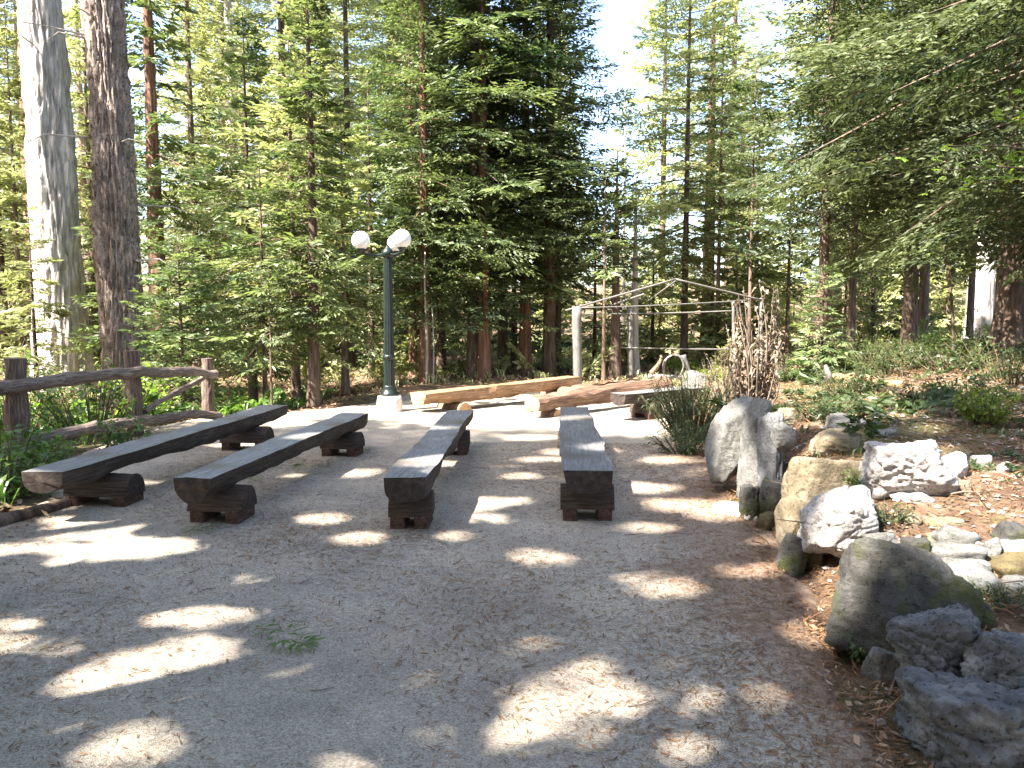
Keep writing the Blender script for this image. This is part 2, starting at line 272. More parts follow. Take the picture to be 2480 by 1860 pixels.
# ------------------------------------------------------------------ terrain
YR = [-12, -5, 2.8, 3.95, 5.4, 7.5, 9.8, 13.6, 16, 19, 24]; XR = [1.0, 1.2, 1.42, 1.62, 1.82, 2.12, 2.45, 2.95, 4.2, 5.0, 5.2]
YL = [-12, -5, 4, 5.9, 7, 9, 11, 12.4, 13.6, 15, 18, 24]; XL = [-6, -5, -4.3, -3.85, -4.15, -4.95, -5.2, -5.0, -3.0, -2.6, -1.4, -1.0]
def xr(y): return np.interp(y, YR, XR)
def xl(y): return np.interp(y, YL, XL)
def Hraw(x, y):
    x = np.asarray(x, float); y = np.asarray(y, float)
    s = x - xr(y); near = 1 - sst(15, 24, y) * 0.75
    z = np.interp(y, [1.5, 3.5, 5, 7], [.25, .36, .75, 1]) * (sst(0.0, 0.6, s) * 0.46 + np.clip(s - 0.3, 0, 40) * 0.105) * near
    l = xl(y) - x; z = z - sst(0.2, 4.5, l) * 0.75 * (1 - sst(14, 24, y))
    z = z + np.clip(-x - 26, 0, 60) * 0.05 + np.clip(y - 45, 0, 130) * 0.055 + np.clip(y - 180, 0, 400) * 0.02
    ing = sst(-0.1, 0.4, s) + sst(-0.1, 0.4, l) + sst(17.5, 19, y)
    z = z + np.clip(ing, 0, 1) * (fb2(x, y, 0.8, 4, 5) * 0.06 + fb2(x, y, 3.5, 3, 9) * 0.02) - (1 - np.clip(ing, 0, 1)) * 0.03
    return z
def GZ(x, y):   # gravel surface
    return fb2(x, y, 0.5, 3, 21) * 0.012 + fb2(x, y, 4, 3, 23) * 0.004
def Hs(x, y):
    x = float(x); y = float(y); z = float(Hraw(np.array([x]), np.array([y]))[0])
    if xl(y) < x < xr(y) and y < 18: z = max(z, float(GZ(np.array([x]), np.array([y]))[0]))
    return z
def grid_faces(nx, ny):
    i, j = np.meshgrid(np.arange(ny - 1), np.arange(nx - 1), indexing='ij'); a = i * nx + j
    return np.stack([a, a + 1, a + nx + 1, a + nx], -1).reshape(-1, 4)
def stretch(a, b, n, c, k):
    u = np.linspace(np.arcsinh((a - c) / k), np.arcsinh((b - c) / k), n); return c + np.sinh(u) * k
gx = stretch(-500, 500, 300, 1.8, 2.2); gy = stretch(-200, 600, 300, 7, 5)
X, Y = np.meshgrid(gx, gy); Z = Hraw(X, Y)
g = link('ground', mesh_np('ground', np.stack([X, Y, Z], -1).reshape(-1, 3), grid_faces(300, 300), [M['ground']], smooth=True)); tag(g, kind='structure')
ny, nx = 320, 150; vy = np.concatenate([np.linspace(-11, 1.5, 40), np.linspace(1.6, 18.3, ny - 40)]); U = np.linspace(0, 1, nx)
Y = np.repeat(vy[:, None], nx, 1); lo = xl(vy) + fb2(vy, vy * 0 + 3, 1.1, 4, 31) * 0.14; hi = xr(vy) + 0.06 + fb2(vy, vy * 0 + 9, 1.3, 4, 33) * 0.12
X = lo[:, None] + (hi - lo)[:, None] * U[None, :]
edge = np.minimum(sst(0, 0.02, U), sst(0, 0.02, 1 - U))[None, :] * sst(18.3, 17.9, Y) if False else np.minimum(sst(0, 0.02, U), sst(0, 0.02, 1 - U))[None, :] * (1 - sst(17.6, 18.3, Y))
Z = GZ(X, Y) * edge - (1 - edge) * 0.06
dr = hi[:, None] - X
duff = np.clip(1 - dr / (0.9 + 0.5 * fb2(X, Y, 0.9, 3, 41)), 0, 1) * 0.9 + np.clip(1 - (X - lo[:, None]) / 0.5, 0, 1) * 0.5 + np.clip(fb2(X, Y, 0.45, 3, 44) - 0.25, 0, 1) * 0.35
duff = duff * np.interp(Y, [0, 4, 10, 13, 18], [0.9, 1.0, 1.0, 0.3, 0.15])
gr = link('gravel_clearing', mesh_np('gravel_clearing', np.stack([X, Y, Z], -1).reshape(-1, 3), grid_faces(nx, ny), [M['gravel']], smooth=True, tint=duff.ravel())); tag(gr, kind='structure')

# ------------------------------------------------------------------ sunlit openings: pixel ellipses in the photograph, seen as places on the ground
S = 2480 / 2212
LIT = [(x * S, y * S, a * S, b * S, z) for x, y, a, b, z in [
    (215, 1465, 95, 30, 0), (270, 1610, 100, 52, 0), (400, 1385, 90, 24, 0), (720, 1645, 100, 26, 0), (1240, 1440, 100, 27, 0), (1190, 1505, 110, 30, 0), (1345, 1500, 58, 50, 0), (1500, 1505, 62, 38, 0),
    (1470, 1620, 48, 28, 0), (1185, 1205, 75, 17, 0), (700, 1120, 50, 10, 0), (770, 1165, 50, 12, 0), (1150, 1580, 95, 34, 0), (930, 1590, 35, 22, 0), (60, 1390, 110, 18, 0), (480, 1320, 60, 12, 0), (130, 1560, 60, 20, 0), (900, 1470, 40, 14, 0), (1150, 1390, 50, 14, 0), (620, 1440, 50, 16, 0), (1430, 1440, 50, 26, 0), (1290, 1590, 60, 22, 0), (980, 1160, 40, 8, 0), (1060, 1120, 50, 8, 0), (1400, 1140, 60, 10, 0),
    (1650, 1165, 50, 9, 0), (1620, 1235, 90, 16, 0), (1440, 995, 45, 7, 0), (1380, 1055, 60, 9, 0), (1140, 945, 60, 6, 0), (1130, 1025, 45, 5, 0), (1160, 990, 50, 5, 0), (640, 1030, 20, 6, 0),
    (1060, 905, 190, 17, 0), (860, 900, 60, 9, 0), (1200, 880, 120, 12, 0), (1380, 880, 60, 9, 0), (1090, 870, 150, 9, 0), (1480, 1090, 80, 10, 0), (1560, 1110, 60, 10, 0),
    (300, 1045, 50, 8, 0), (60, 1185, 60, 7, 0), (1340, 1330, 35, 10, 0), (1000, 1330, 30, 8, 0), (540, 1250, 40, 7, 0), (150, 1210, 50, 6, 0), (840, 1390, 30, 9, 0), (1620, 1580, 28, 12, 0),
    (1960, 1010, 170, 85, 0.75), (1800, 1120, 120, 75, 0.5), (2120, 1010, 110, 50, .7), (1700, 1130, 40, 70, 0.25), (1750, 1000, 90, 60, 0.6), (2100, 1075, 190, 45, 0.6), (1580, 1040, 60, 25, 0.25), (1590, 940, 25, 40, 0.5), (1780, 815, 90, 15, 1.0),
    (2130, 960, 50, 30, 0.8), (2050, 700, 90, 20, 1.3), (820, 508, 90, 40, 2.8), (232, 140, 70, 90, 6.5)]]
def lit_mask4(Q, off):
    m = lit_mask(Q.mean(1) + off)
    for k in (0, 2): m |= lit_mask(Q[:, k] + off)
    return m
LR = np.random.default_rng(99)
def lit_mask(C):
    """True for leaf faces whose shadow would fall in one of the sunlit openings"""
    m = np.zeros(len(C), bool); g0 = C - SD[None, :] * (C[:, 2] / SD[2])[:, None]
    near = np.nonzero((g0[:, 1] > .5) & (g0[:, 1] < 21) & (np.abs(g0[:, 0]) < 12) & (C[:, 2] > 0))[0]
    if len(near) < len(C) * .98:
        if len(near): m[near] = lit_mask(C[near])
        return m
    for z in sorted({q[4] for q in LIT}):
        t = (C[:, 2] - z) / SD[2]; G = C - SD[None, :] * t[:, None]; ok = (t > 0) & (G[:, 1] > 1.0)
        px_, py_ = project(G)
        nz = 0.5 * fb2(G[:, 0], G[:, 1], 3.4, 4, 77)
        nz = nz + LR.normal(0, .30, len(C))
        if z == 0: m |= ok & (fb2(G[:, 0] * .8, G[:, 1], 1.5, 4, 88) > .72)
        for (x, y, a, b, zz) in LIT:
            if zz == z: m |= ok & (((px_ - x) / a) ** 2 + ((py_ - y) / b) ** 2 < 1.2 + 1.3 * nz)
    return m
# ------------------------------------------------------------------ foliage
def spray(seed, L, f, droop=0.26, sweep=56, fan=0.40, w0=0.034, l0=0.15):
    """one flat conifer branch of unit length along +x as kite-shaped shoots; returns quads (n,4,3), t (n)"""
    r = np.random.default_rng(seed); Q = []; T = []; fs = f ** .75; nside = int(max(6, round(L / (0.12 * fs)))); width = w0 * f / L; sublen = min(.3, l0 * fs / L); bow = r.normal(0, .09); droop = droop * r.uniform(.6, 1.5)
    def axis(t): return np.array([t, bow * t * t + 0.03 * math.sin(t * 7 + seed), -droop * t ** 1.5 + droop * .55 * t ** 4])
    def shoot(b, d, l, wd, t):
        d = d / np.linalg.norm(d); s = np.cross(d, [0, 0, 1.0]); s /= np.linalg.norm(s) + 1e-9; ang = r.normal(0, 0.55); up = np.cross(s, d); s = s * math.cos(ang) + up * math.sin(ang)
        tip = b + d * l + np.array([0, 0, -l * r.uniform(0, .18)]); mid = b + d * l * 0.45 + np.array([0, 0, l * 0.03])
        Q.append([b, mid + s * wd / 2, tip, mid - s * wd / 2]); T.append(t)
    for i in range(nside):
        t = 0.12 + 0.86 * (i + 0.5) / nside
        for sd in (-1, 1):
            tt = t + r.uniform(-.02, .02); b = axis(tt)
            if r.random() < .13: continue
            tw = r.uniform(.55, 1.15); ln = (fan * (1 - tt) ** 0.75 * min(1, (tt + .1) / 0.32) + 0.07) * tw
            a = math.radians(sweep + r.normal(0, 6)); d0 = np.array([math.cos(a), sd * math.sin(a), r.normal(-.06, .10)])
            ns = max(2, int(round(ln * L / (0.085 * fs)))); hang = r.uniform(.05, .4)
            for k in range(ns):
                s = (k + .6) / ns; c = b + d0 * ln * s + np.array([0.05 * ln * s * s, 0, -hang * ln * s * s])
                for s2 in (-1, 1):
                    a2 = math.radians(42 + r.normal(0, 9)); ca, sa = math.cos(s2 * a2), math.sin(s2 * a2)
                    dd = np.array([d0[0] * ca - d0[1] * sa, d0[0] * sa + d0[1] * ca, d0[2] + r.normal(-.05, .15)])
                    shoot(c, dd, sublen * r.uniform(.6, 1.1) * (1.05 - .4 * s), width * r.uniform(.7, 1.2), s)
            shoot(b + d0 * ln * .85, d0, sublen, width, 1)
    for k in range(3): shoot(axis(.9 + .03 * k), np.array([1, r.normal(0, .3), -.2]), sublen, width, 1)
    return np.array(Q), np.array(T)
SPR = {}; KIND = dict(sh=(2.3, {}), hi=(1.05, {}), mid=(1.45, {}), lo=(2.6, {}), ced=(1.5, dict(droop=.42, sweep=48, fan=.36)), cedlo=(2.3, dict(droop=.42, sweep=48, fan=.36)))
LC = [.5, .9, 1.5, 2.2, 3.2, 4.6]
def get_spray(style, ln, k):
    c = min(LC, key=lambda q: abs(math.log(q / ln)))
    if (style, c) not in SPR: SPR[(style, c)] = [spray(j * 7 + int(c * 10), c, KIND[style][0], **KIND[style][1]) for j in range(5)]
    return SPR[(style, c)][k % 5]
def crown(rg, H, z0, R, style='mid', step=0.42, per=5, gap=0.12, shape=0.75, top_up=28, low=-14, wid=1.0, lean=(0, 0), onesided=None, jitter=1.0, limb=1.0):
    """foliage quads and limb tubes of one conifer standing at the origin"""
    Qs, Ts = [], []; limbs = MB(); z = z0; az0 = rg.uniform(0, 6.28)
    while z < H - 0.15:
        u = (z - z0) / (H - z0); prof = (1 - u) ** shape * min(1, 0.62 + u * 3.0)
        k = max(3, int(round(per * (1 - 0.35 * u)))); az0 += 1.1
        for j in range(k):
            if rg.random() < gap: continue
            az = az0 + j * 2 * math.pi / k + rg.normal(0, .25) * jitter; zz = z + rg.uniform(-.4, .4) * step
            ln = max(0.25, R * prof * rg.uniform(.6, 1.15))
            if onesided is not None: ln *= 0.65 + 0.5 * max(0, math.cos(az - onesided))
            el = math.radians(low + (top_up - low) * u ** 0.8 + rg.normal(0, 8))
            q, t = get_spray(style, ln, rg.integers(5)); q = q.copy(); q[..., 1] *= wid * (1 if ln > .8 else 1.3)
            rl = rg.normal(0, .22); cr, sr = math.cos(rl), math.sin(rl)
            y_, z_ = q[..., 1] * cr - q[..., 2] * sr, q[..., 1] * sr + q[..., 2] * cr
            x_ = q[..., 0] * math.cos(el) - z_ * math.sin(el); z_ = q[..., 0] * math.sin(el) + z_ * math.cos(el)
            q = np.stack([x_ * math.cos(az) - y_ * math.sin(az), x_ * math.sin(az) + y_ * math.cos(az), z_], -1) * ln
            off = np.array([lean[0] * zz, lean[1] * zz, zz]); Qs.append(q + off)
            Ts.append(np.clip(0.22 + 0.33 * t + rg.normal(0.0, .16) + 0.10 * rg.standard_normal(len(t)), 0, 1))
            a = np.array([math.cos(az) * math.cos(el), math.sin(az) * math.cos(el), math.sin(el)]) * ln
            limbs.tube([off, off + a * .4 + [0, 0, -.04 * ln], off + a * .8 + [0, 0, -.13 * ln]], np.array([0.008 + .008 * ln, 0.005 + .004 * ln, .003]) * limb, 3, False)
        z += step * (1 - 0.35 * u)
    return np.concatenate(Qs), np.concatenate(Ts), limbs
def quads_mesh(name, Q, T, mat):
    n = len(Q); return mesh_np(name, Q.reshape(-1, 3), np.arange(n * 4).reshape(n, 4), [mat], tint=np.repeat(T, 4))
def trunk_mesh(name, H, r0, mat, k=14, seg=14, flare=0.35, lean=(0, 0), rough=0.06, seed=0, top=0.08, bend=0.0, ridge=0.0, zmin=-0.4):
    z = np.linspace(0, 1, seg) ** 1.0 * (H - zmin) + zmin; a = np.arange(k) / k * 2 * np.pi; A, Zg = np.meshgrid(a, z)
    u = np.clip(Zg / H, 0, 1); r = r0 * ((1 - u) * (1 - top) + top) * (1 + flare * np.exp(-np.clip(Zg, 0, 99) / (r0 * 2.2)))
    p = np.stack([np.cos(A) * 1.5, np.sin(A) * 1.5, Zg * 0.5], -1); r = r * (1 + rough * fbm(p + seed, 4, seed + 3))
    if ridge:
        p = np.stack([np.cos(A) * 9, np.sin(A) * 9, Zg * 1.5], -1); r = r - ridge * (1 - np.abs(fbm(p, 3, seed + 8))) ** 4
        r = r + ridge * 0.5 * fbm(np.stack([np.cos(A) * 22, np.sin(A) * 22, Zg * 7], -1), 3, seed + 5)
    ox = lean[0] * Zg + bend * np.sin(Zg / H * 3.0) ; oy = lean[1] * Zg
    V = np.stack([np.cos(A) * r + ox, np.sin(A) * r + oy, Zg], -1).reshape(-1, 3)
    i, j = np.meshgrid(np.arange(seg - 1), np.arange(k), indexing='ij')
    Q = np.stack([i * k + j, i * k + (j + 1) % k, (i + 1) * k + (j + 1) % k, (i + 1) * k + j], -1).reshape(-1, 4)
    V = np.vstack([V, [lean[0] * H + bend * math.sin(3), lean[1] * H, H]]); T = [((seg - 1) * k + j, (seg - 1) * k + (j + 1) % k, seg * k) for j in range(k)]
    return mesh_np(name, V, [Q, T], [mat], smooth=True)
def conifer(label, px=None, d=None, x=None, y=None, H=15, dia=0.3, z0=3, R=2.5, style='mid', mat='fir', bark='bark', cat='tree', group=None, prune=False, seed=0, lean=(0, 0), name='conifer_tree', bend=0, tk=12, tseg=14, ridge=0, rough=0.06, stubs=0, flare=0.35, **kw):
    if x is None: x = PX(px, d); y = d
    z = Hs(x, y); rg = np.random.default_rng(seed + 100)
    e = empty(name, (x, y, z), 0, label, cat, group)
    link('trunk', trunk_mesh('trunk', H, dia / 2, M[bark], tk, tseg, lean=lean, seed=seed, bend=bend, ridge=ridge, rough=rough, flare=flare), e)
    if R > 0:
        Q, T, lm = crown(rg, H, z0, R, style, lean=lean, **kw)
        if bend: off = bend * np.sin(np.clip(Q[..., 2] / H, 0, 1) * 3.0); Q[..., 0] += off
        if prune:
            k = ~lit_mask4(Q, np.array([x, y, z])); Q, T = Q[k], T[k]
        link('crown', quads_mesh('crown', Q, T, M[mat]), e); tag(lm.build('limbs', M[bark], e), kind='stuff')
    if stubs:
        for k in range(stubs):
            zz = rg.uniform(2.5, H * .5); az = rg.uniform(0, 6.28); l = rg.uniform(.4, 1.6); a = np.array([math.cos(az), math.sin(az), 0]); o = np.array([lean[0] * zz, lean[1] * zz, zz]) + a * dia * .36
            MB().tube([o, o + a * l * .5 + [0, 0, .02], o + a * l + rg.normal(0, .12, 3) + [0, 0, -.2 * l]], [.022, .014, .004], 5).build('dead_branch', M['bark_pale'], e)
    return e
NTRI = 0
# ------------------------------------------------------------------ the trees one can tell apart
conifer('massive grey-brown fir trunk behind the log fence, its upper left side sunlit', 308, 15.6, H=31, dia=0.88, z0=19, R=2.6, mat='fir', bark='bark_grey', lean=(-0.024, 0), tk=150, tseg=360, ridge=0.075, rough=0.13, stubs=14, name='fir_tree', seed=1, flare=.25)
conifer('huge shaggy bright sunlit trunk left of the grey-brown fir trunk', 156, 20, H=33, dia=1.25, z0=22, R=2.4, mat='cedar', bark='bark_pale', lean=(-0.022, 0), tk=100, tseg=180, ridge=0.09, rough=0.12, name='redwood_tree', seed=2, flare=.3, style='lo', stubs=5)
conifer('shaggy reddish-brown trunk at the far left, partly behind bright foliage', 108, 27, H=30, dia=0.95, z0=20, R=2.4, mat='cedar', bark='bark_red', tk=60, tseg=100, ridge=0.06, name='redwood_tree', seed=3, style='lo', stubs=6)
conifer('slim dark red-barked tree just right of the massive fir trunk', 388, 21, H=15, dia=0.52, z0=4.6, R=1.9, mat='fir', bark='bark_red', seed=4, style='cedlo', gap=.3, stubs=5, tk=40, tseg=80, ridge=.03)
conifer('pale brown trunk with loose cedar fronds between the fir trunk and the lamp', 576, 27, H=17, dia=0.62, z0=4.0, R=2.6, mat='cedar', bark='bark_pale', seed=5, style='cedlo', gap=.3, tk=40, tseg=80, ridge=.03)
conifer('small conifer with slender dark trunk left of the street lamp', 757, 14.1, H=8.0, dia=0.23, z0=1.5, R=1.15, mat='fir', bark='bark', seed=6, style='ced', gap=.08, step=.27, per=7, bend=.05, name='young_conifer')
conifer('dark bushy young fir right behind the end of the fence', 440, 13.6, H=3.4, dia=0.10, z0=0.25, R=1.25, mat='dark_fir', seed=7, prune=True, style='hi', gap=.02, step=.22, per=7, name='young_fir', shape=.6)
conifer('slender young fir between the fence end and the small conifer by the lamp', 640, 14.2, H=4.6, dia=0.10, z0=1.1, R=1.15, mat='dark_fir', seed=8, prune=True, style='hi', gap=.05, step=.28, per=6, name='young_fir')
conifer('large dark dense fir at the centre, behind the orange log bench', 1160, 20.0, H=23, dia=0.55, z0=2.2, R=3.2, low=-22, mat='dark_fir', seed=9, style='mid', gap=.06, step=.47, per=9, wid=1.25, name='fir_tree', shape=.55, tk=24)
conifer('dense fir with low sweeping boughs just right of the large centre fir', 1330, 20.6, H=17, dia=0.34, z0=2.4, R=2.4, mat='dark_fir', seed=10, style='mid', gap=.05, step=.38, per=7, wid=1.2, name='fir_tree')
conifer('fir with bright low boughs just right of the lamp post', 1030, 19.2, H=13, dia=0.30, z0=1.9, R=2.3, mat='fir', seed=11, style='mid', gap=.08, step=.40, per=6, name='fir_tree', bark='bark_red')
for k, (px, d, dia, hh, lb) in enumerate([(1000, 21.5, .24, 12, 'reddish thin trunk just right of the lamp, behind the tall pale stick'), (1068, 22.5, .26, 14, 'dark thin trunk behind the left half of the orange log bench'), (1145, 21.2, .30, 15, 'dark trunk under the large centre fir, the left one'),
        (1172, 19.6, .30, 13, 'red-brown trunk with a pale split foot behind the orange bench'), (1218, 22.0, .28, 14, 'dark trunk behind the middle of the orange log bench'), (1272, 21.0, .33, 15, 'smooth brown trunk behind the right half of the orange bench'), (1352, 24, .2, 13, 'thin dark trunk left of the grey pole arbour')]):
    conifer(lb, px, d, H=hh, dia=dia, z0=3.0, R=1.8, mat='dark_fir', bark='bark_red' if k in (0, 3, 5) else 'bark', seed=20 + k, style='lo', gap=.2, step=.6, per=5)
conifer('dark straight trunk inside the left half of the grey pole arbour', 1490, 20, H=5.6, dia=0.30, z0=2.9, R=1.2, mat='dark_fir', seed=30, style='mid', gap=.15)
conifer('pale speckled trunk beside the dark one in the grey pole arbour', 1536, 21.5, H=5.2, dia=0.28, z0=3.3, R=1.1, mat='fir', bark='bark_pale', seed=31, style='mid', gap=.3)
conifer('very thin dark stem left of the dark arbour trunk', 1462, 19, H=5.5, dia=0.10, z0=2.6, R=.9, mat='dark_fir', seed=32, style='mid', gap=.3)
conifer('airy fir with straight dark trunk right of the grey arbour peak', 1656, 24, H=13.5, dia=0.24, z0=3.2, R=3.0, mat='cedar', seed=33, style='mid', gap=.16, step=.5, per=6, name='fir_tree')
conifer('red-barked tree with sunlit pale foot between two thin dark trunks', 1712, 27, H=13, dia=0.50, z0=5.5, R=2.6, mat='far', bark='bark_red', seed=34, style='lo', gap=.25, tk=40, tseg=60, ridge=.03)
conifer('thin dark trunk standing in front of the red-barked tree', 1736, 23, H=10, dia=0.15, z0=4.2, R=1.6, mat='fir', seed=35, style='mid', gap=.3)
conifer('thin straight stem left of the dead brown shrub', 1813, 22, H=8.5, dia=0.13, z0=3.0, R=1.5, mat='dark_fir', seed=36, style='mid', gap=.2)
conifer('pale trunk in sunlight behind the dead brown shrub', 1788, 33, H=12, dia=0.5, z0=6, R=2.2, mat='far', bark='bark_pale', seed=37, style='lo', gap=.3)
conifer('small drooping dark cedar behind the rocks of the bank', 1990, 12.2, H=1.75, dia=0.07, z0=0.05, R=.62, mat='dark_fir', seed=38, style='hi', gap=.0, step=.15, per=7, low=-40, name='young_cedar')
conifer('brown trunk above the small drooping cedar', 1988, 18, H=15, dia=0.24, z0=3.3, R=2.3, mat='olive', seed=39, style='mid', gap=.12, per=6)
conifer('huge dark conifer near the right side with layered drooping boughs', 2440, 13.6, H=19, dia=0.46, z0=2.5, R=4.6, mat='olive', seed=40, style='mid', gap=.10, step=.50, per=7, wid=1.15, name='fir_tree', tk=50, tseg=110, ridge=.025, shape=.5, low=-18)
conifer('nearest heavy-boughed conifer hanging in from the right edge', x=7.6, y=10.2, H=13, dia=0.40, z0=2.5, R=4.0, mat='olive', seed=55, style='mid', gap=.12, step=.55, per=6, name='fir_tree', shape=.5, low=-20)
conifer('tall fir whose boughs overlap the huge conifer on its left', 2200, 17.5, H=19, dia=0.32, z0=3.0, R=3.7, mat='olive', seed=41, style='mid', gap=.05, step=.40, per=6, name='fir_tree', shape=.55)
conifer('thick pale trunk left of the huge dark conifer', 2368, 26, H=27, dia=0.80, z0=8, R=3.0, mat='fir', bark='bark_pale', seed=42, style='lo', tk=60, tseg=100, ridge=.04)
conifer('narrow dark trunk touching the thick pale trunk', 2346, 22, H=14, dia=0.20, z0=4, R=1.6, mat='dark_fir', seed=43, style='mid')
conifer('dark trunk left of the slender bent sapling', 2232, 20.5, H=13, dia=0.26, z0=3.6, R=2.0, mat='fir', seed=44, style='mid')
conifer('bluish-shaded fir left of the tall overlapping fir', 2060, 21, H=10.5, dia=0.22, z0=2.8, R=2.4, mat='dark_fir', seed=45, style='mid', gap=.08, per=6, name='fir_tree')
conifer('short pointed fir standing below the bright sky gap', 1905, 23, H=6.0, dia=0.14, z0=2.2, R=1.7, mat='dark_fir', seed=46, style='mid', name='fir_tree')
conifer('tall bright yellow-green cedar left of and behind the lamp', 700, 23, H=17, dia=0.36, z0=2.2, R=2.8, mat='cedar', seed=47, style='ced', gap=.10, per=6, step=.44, wid=1.25, name='cedar_tree')
conifer('yellow-green cedar directly behind the lamp globes', 850, 25, H=16, dia=0.34, z0=2.4, R=2.7, mat='cedar', seed=48, style='ced', gap=.10, step=.44, wid=1.25, name='cedar_tree')
conifer('yellow-green cedar between the pale brown trunk and the red-barked tree', 480, 24, H=15, dia=0.3, z0=2.0, R=2.6, mat='cedar', seed=49, style='ced', gap=.10, step=.44, wid=1.25, name='cedar_tree')
conifer('bright cedar at the far left side, in front of the shaggy reddish trunk', 10, 23, H=14, dia=0.32, z0=1.2, R=2.7, mat='cedar', seed=50, style='ced', gap=.10, step=.44, wid=1.25, name='cedar_tree')
conifer('low sunlit cedar filling the space left of the bright sunlit trunk', 85, 17.5, H=4.5, dia=0.12, z0=0.5, R=1.2, mat='cedar', seed=51, style='ced', gap=.1, step=.35, name='young_cedar')
conifer('thin green sapling behind the second bench from the left', 655, 13.4, H=2.6, dia=0.05, z0=1.4, R=.5, mat='dark_fir', seed=52, style='hi', gap=.2, step=.25, name='young_fir')
conifer('pale dead-topped thin tree standing in the bright sky gap', 1508, 30, H=11, dia=0.16, z0=4, R=.9, mat='far', bark='bark_pale', seed=53, style='lo', gap=.5, step=.9)
for k, (px, d, H_, z0, R_, lb) in enumerate([(610, 17.5, 8.5, 1.2, 2.0, 'bushy cedar with needles darkened as shade, behind the slender young fir'), (900, 21.0, 7.5, 1.0, 1.5, 'bushy conifer standing right behind the lamp post'), (330, 18.5, 7.0, .8, 1.7, 'leafy cedar filling the gap right of the massive fir trunk'), (800, 30, 20, 1.5, 3.0, 'tall bright cedar high above the small conifer by the lamp'),
        (560, 33, 23, 2, 3.2, 'tall bright cedar behind the pale brown trunk'), (950, 31, 19, 2, 2.8, 'bright cedar seen between the lamp and the large centre fir'), (1440, 26, 5, 1.0, 1.9, 'light green conifer at the left edge of the bright sky gap'), (1600, 31, 17, 1.5, 2.3, 'pale airy conifer at the right edge of the bright sky gap'), (1840, 32, 7, 1.5, 2.3, 'pale sunlit conifer behind the short pointed fir'), (20, 31, 15, .8, 2.4, 'pale cedar at the far left edge beyond the fence'),
        (235, 26, 13, 1.0, 2.5, 'bright cedar showing between the two great left trunks'), (1580, 27, 5, .3, 1.4, 'small bright cedar under the arbour peak'), (1830, 27, 4.5, .3, 1.3, 'small bright cedar right of the arbour'), (2110, 24, 5.5, .4, 1.5, 'low bright cedar between trunks behind the bank'), (2290, 27, 6, .4, 1.6, 'low bright cedar left of the thick pale trunk'), (715, 15.8, 7.2, 1.6, 1.8, 'full light-green cedar close behind the small conifer by the lamp'), (835, 18.5, 6.5, 1.4, 1.6, 'light-green cedar showing just left of the lamp globes'), (1010, 23.5, 9, 1.0, 2.0, 'low-branched fir in the shade behind the bare sticks'), (1245, 24.5, 8, .8, 2.0, 'low-branched fir in the shade behind the middle of the orange bench')]):
    conifer(lb, px, d, H=H_, dia=.1 + H_ * .013, z0=z0, R=R_, mat='dark_fir' if k in (0, 1, 2, 17, 18) else 'cedar', seed=130 + k, style='cedlo' if d > 22 else 'ced', gap=.08, step=.38 if d < 20 else .5, per=6, name='cedar_tree', shape=.6)  # low trees get dark needles so their colour carries the shade there
# trees beside and behind the viewer: the clearing's shade is theirs
SHADE = [(-6.2, -1.0, 21, 3.2), (-8.6, 2.0, 17, 3.3), (-10.4, 5.2, 15, 3.0), (-4.2, -3.8, 20, 3.2), (-8.8, -2.8, 22, 3.5), (-12.2, 1.0, 20, 3.5), (-0.9, -5.6, 18, 3.2), (-6.4, -7.0, 22, 3.6), (3.0, -4.8, 13, 2.8), (-12.0, -4.5, 22, 3.6), (-4.9, 0.9, 14, 3.3), (-11.0, 12.6, 12.0, 2.4)]
for k, (x, y, hh, R) in enumerate(SHADE):
    conifer('%s conifer shading the clearing, outside the view, %s' % (['very tall', 'tall', 'broad', 'lofty', 'towering', 'dense', 'straight', 'full-crowned', 'shorter', 'old', 'leaning-in', 'low bushy'][k], ['just left of the viewer', 'left of the benches', 'left of the fence start', 'behind the viewer on the left', 'far left of the viewer', 'far left of the benches', 'right behind the viewer', 'far behind the viewer', 'behind the viewer on the right', 'farthest behind on the left', 'nearest the viewer', 'beside the fence'][k]), x=x, y=y, H=hh, dia=0.4, z0=4.6 if k == 10 else 2.6, R=R, mat='fir', seed=60 + k, style='sh', gap=.06, step=.46, per=6, group='conifers shading the clearing', name='fir_tree', shape=.33, wid=1.3, limb=.35, prune=True)
# shared far trees
def proto(H, R, z0, mat, bark, seed, dia, **kw):
    rg = np.random.default_rng(seed); Q, T, lm = crown(rg, H, z0, R, 'lo', **kw)
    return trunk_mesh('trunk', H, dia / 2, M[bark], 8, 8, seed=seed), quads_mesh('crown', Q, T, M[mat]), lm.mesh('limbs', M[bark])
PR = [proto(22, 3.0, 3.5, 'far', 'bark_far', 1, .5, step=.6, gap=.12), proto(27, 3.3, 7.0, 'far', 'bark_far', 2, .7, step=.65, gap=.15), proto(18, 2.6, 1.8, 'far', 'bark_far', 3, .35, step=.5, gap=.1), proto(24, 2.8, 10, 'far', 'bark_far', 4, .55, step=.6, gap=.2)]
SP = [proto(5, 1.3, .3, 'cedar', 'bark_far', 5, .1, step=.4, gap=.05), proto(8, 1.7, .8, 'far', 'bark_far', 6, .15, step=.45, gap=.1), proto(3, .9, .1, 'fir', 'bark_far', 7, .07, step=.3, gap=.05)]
FAR = []
def far_tree(x, y, pr, s, label, group, name='conifer_tree'):
    e = empty(name, (x, y, Hs(x, y)), random.uniform(0, 6.28), label, 'tree', group); FAR.append((e, x, y)); e.scale = (s, s, s * random.uniform(.9, 1.1))
    for nm, me in zip(('trunk', 'crown', 'limbs'), pr):
        o = link(nm, me, e)
        if nm == 'limbs': o['kind'] = 'stuff'
rf = random.Random(5); placed = []
def free(x, y, dmin): return all((x - a) ** 2 + (y - b) ** 2 > dmin * dmin for a, b in placed)
n = 0
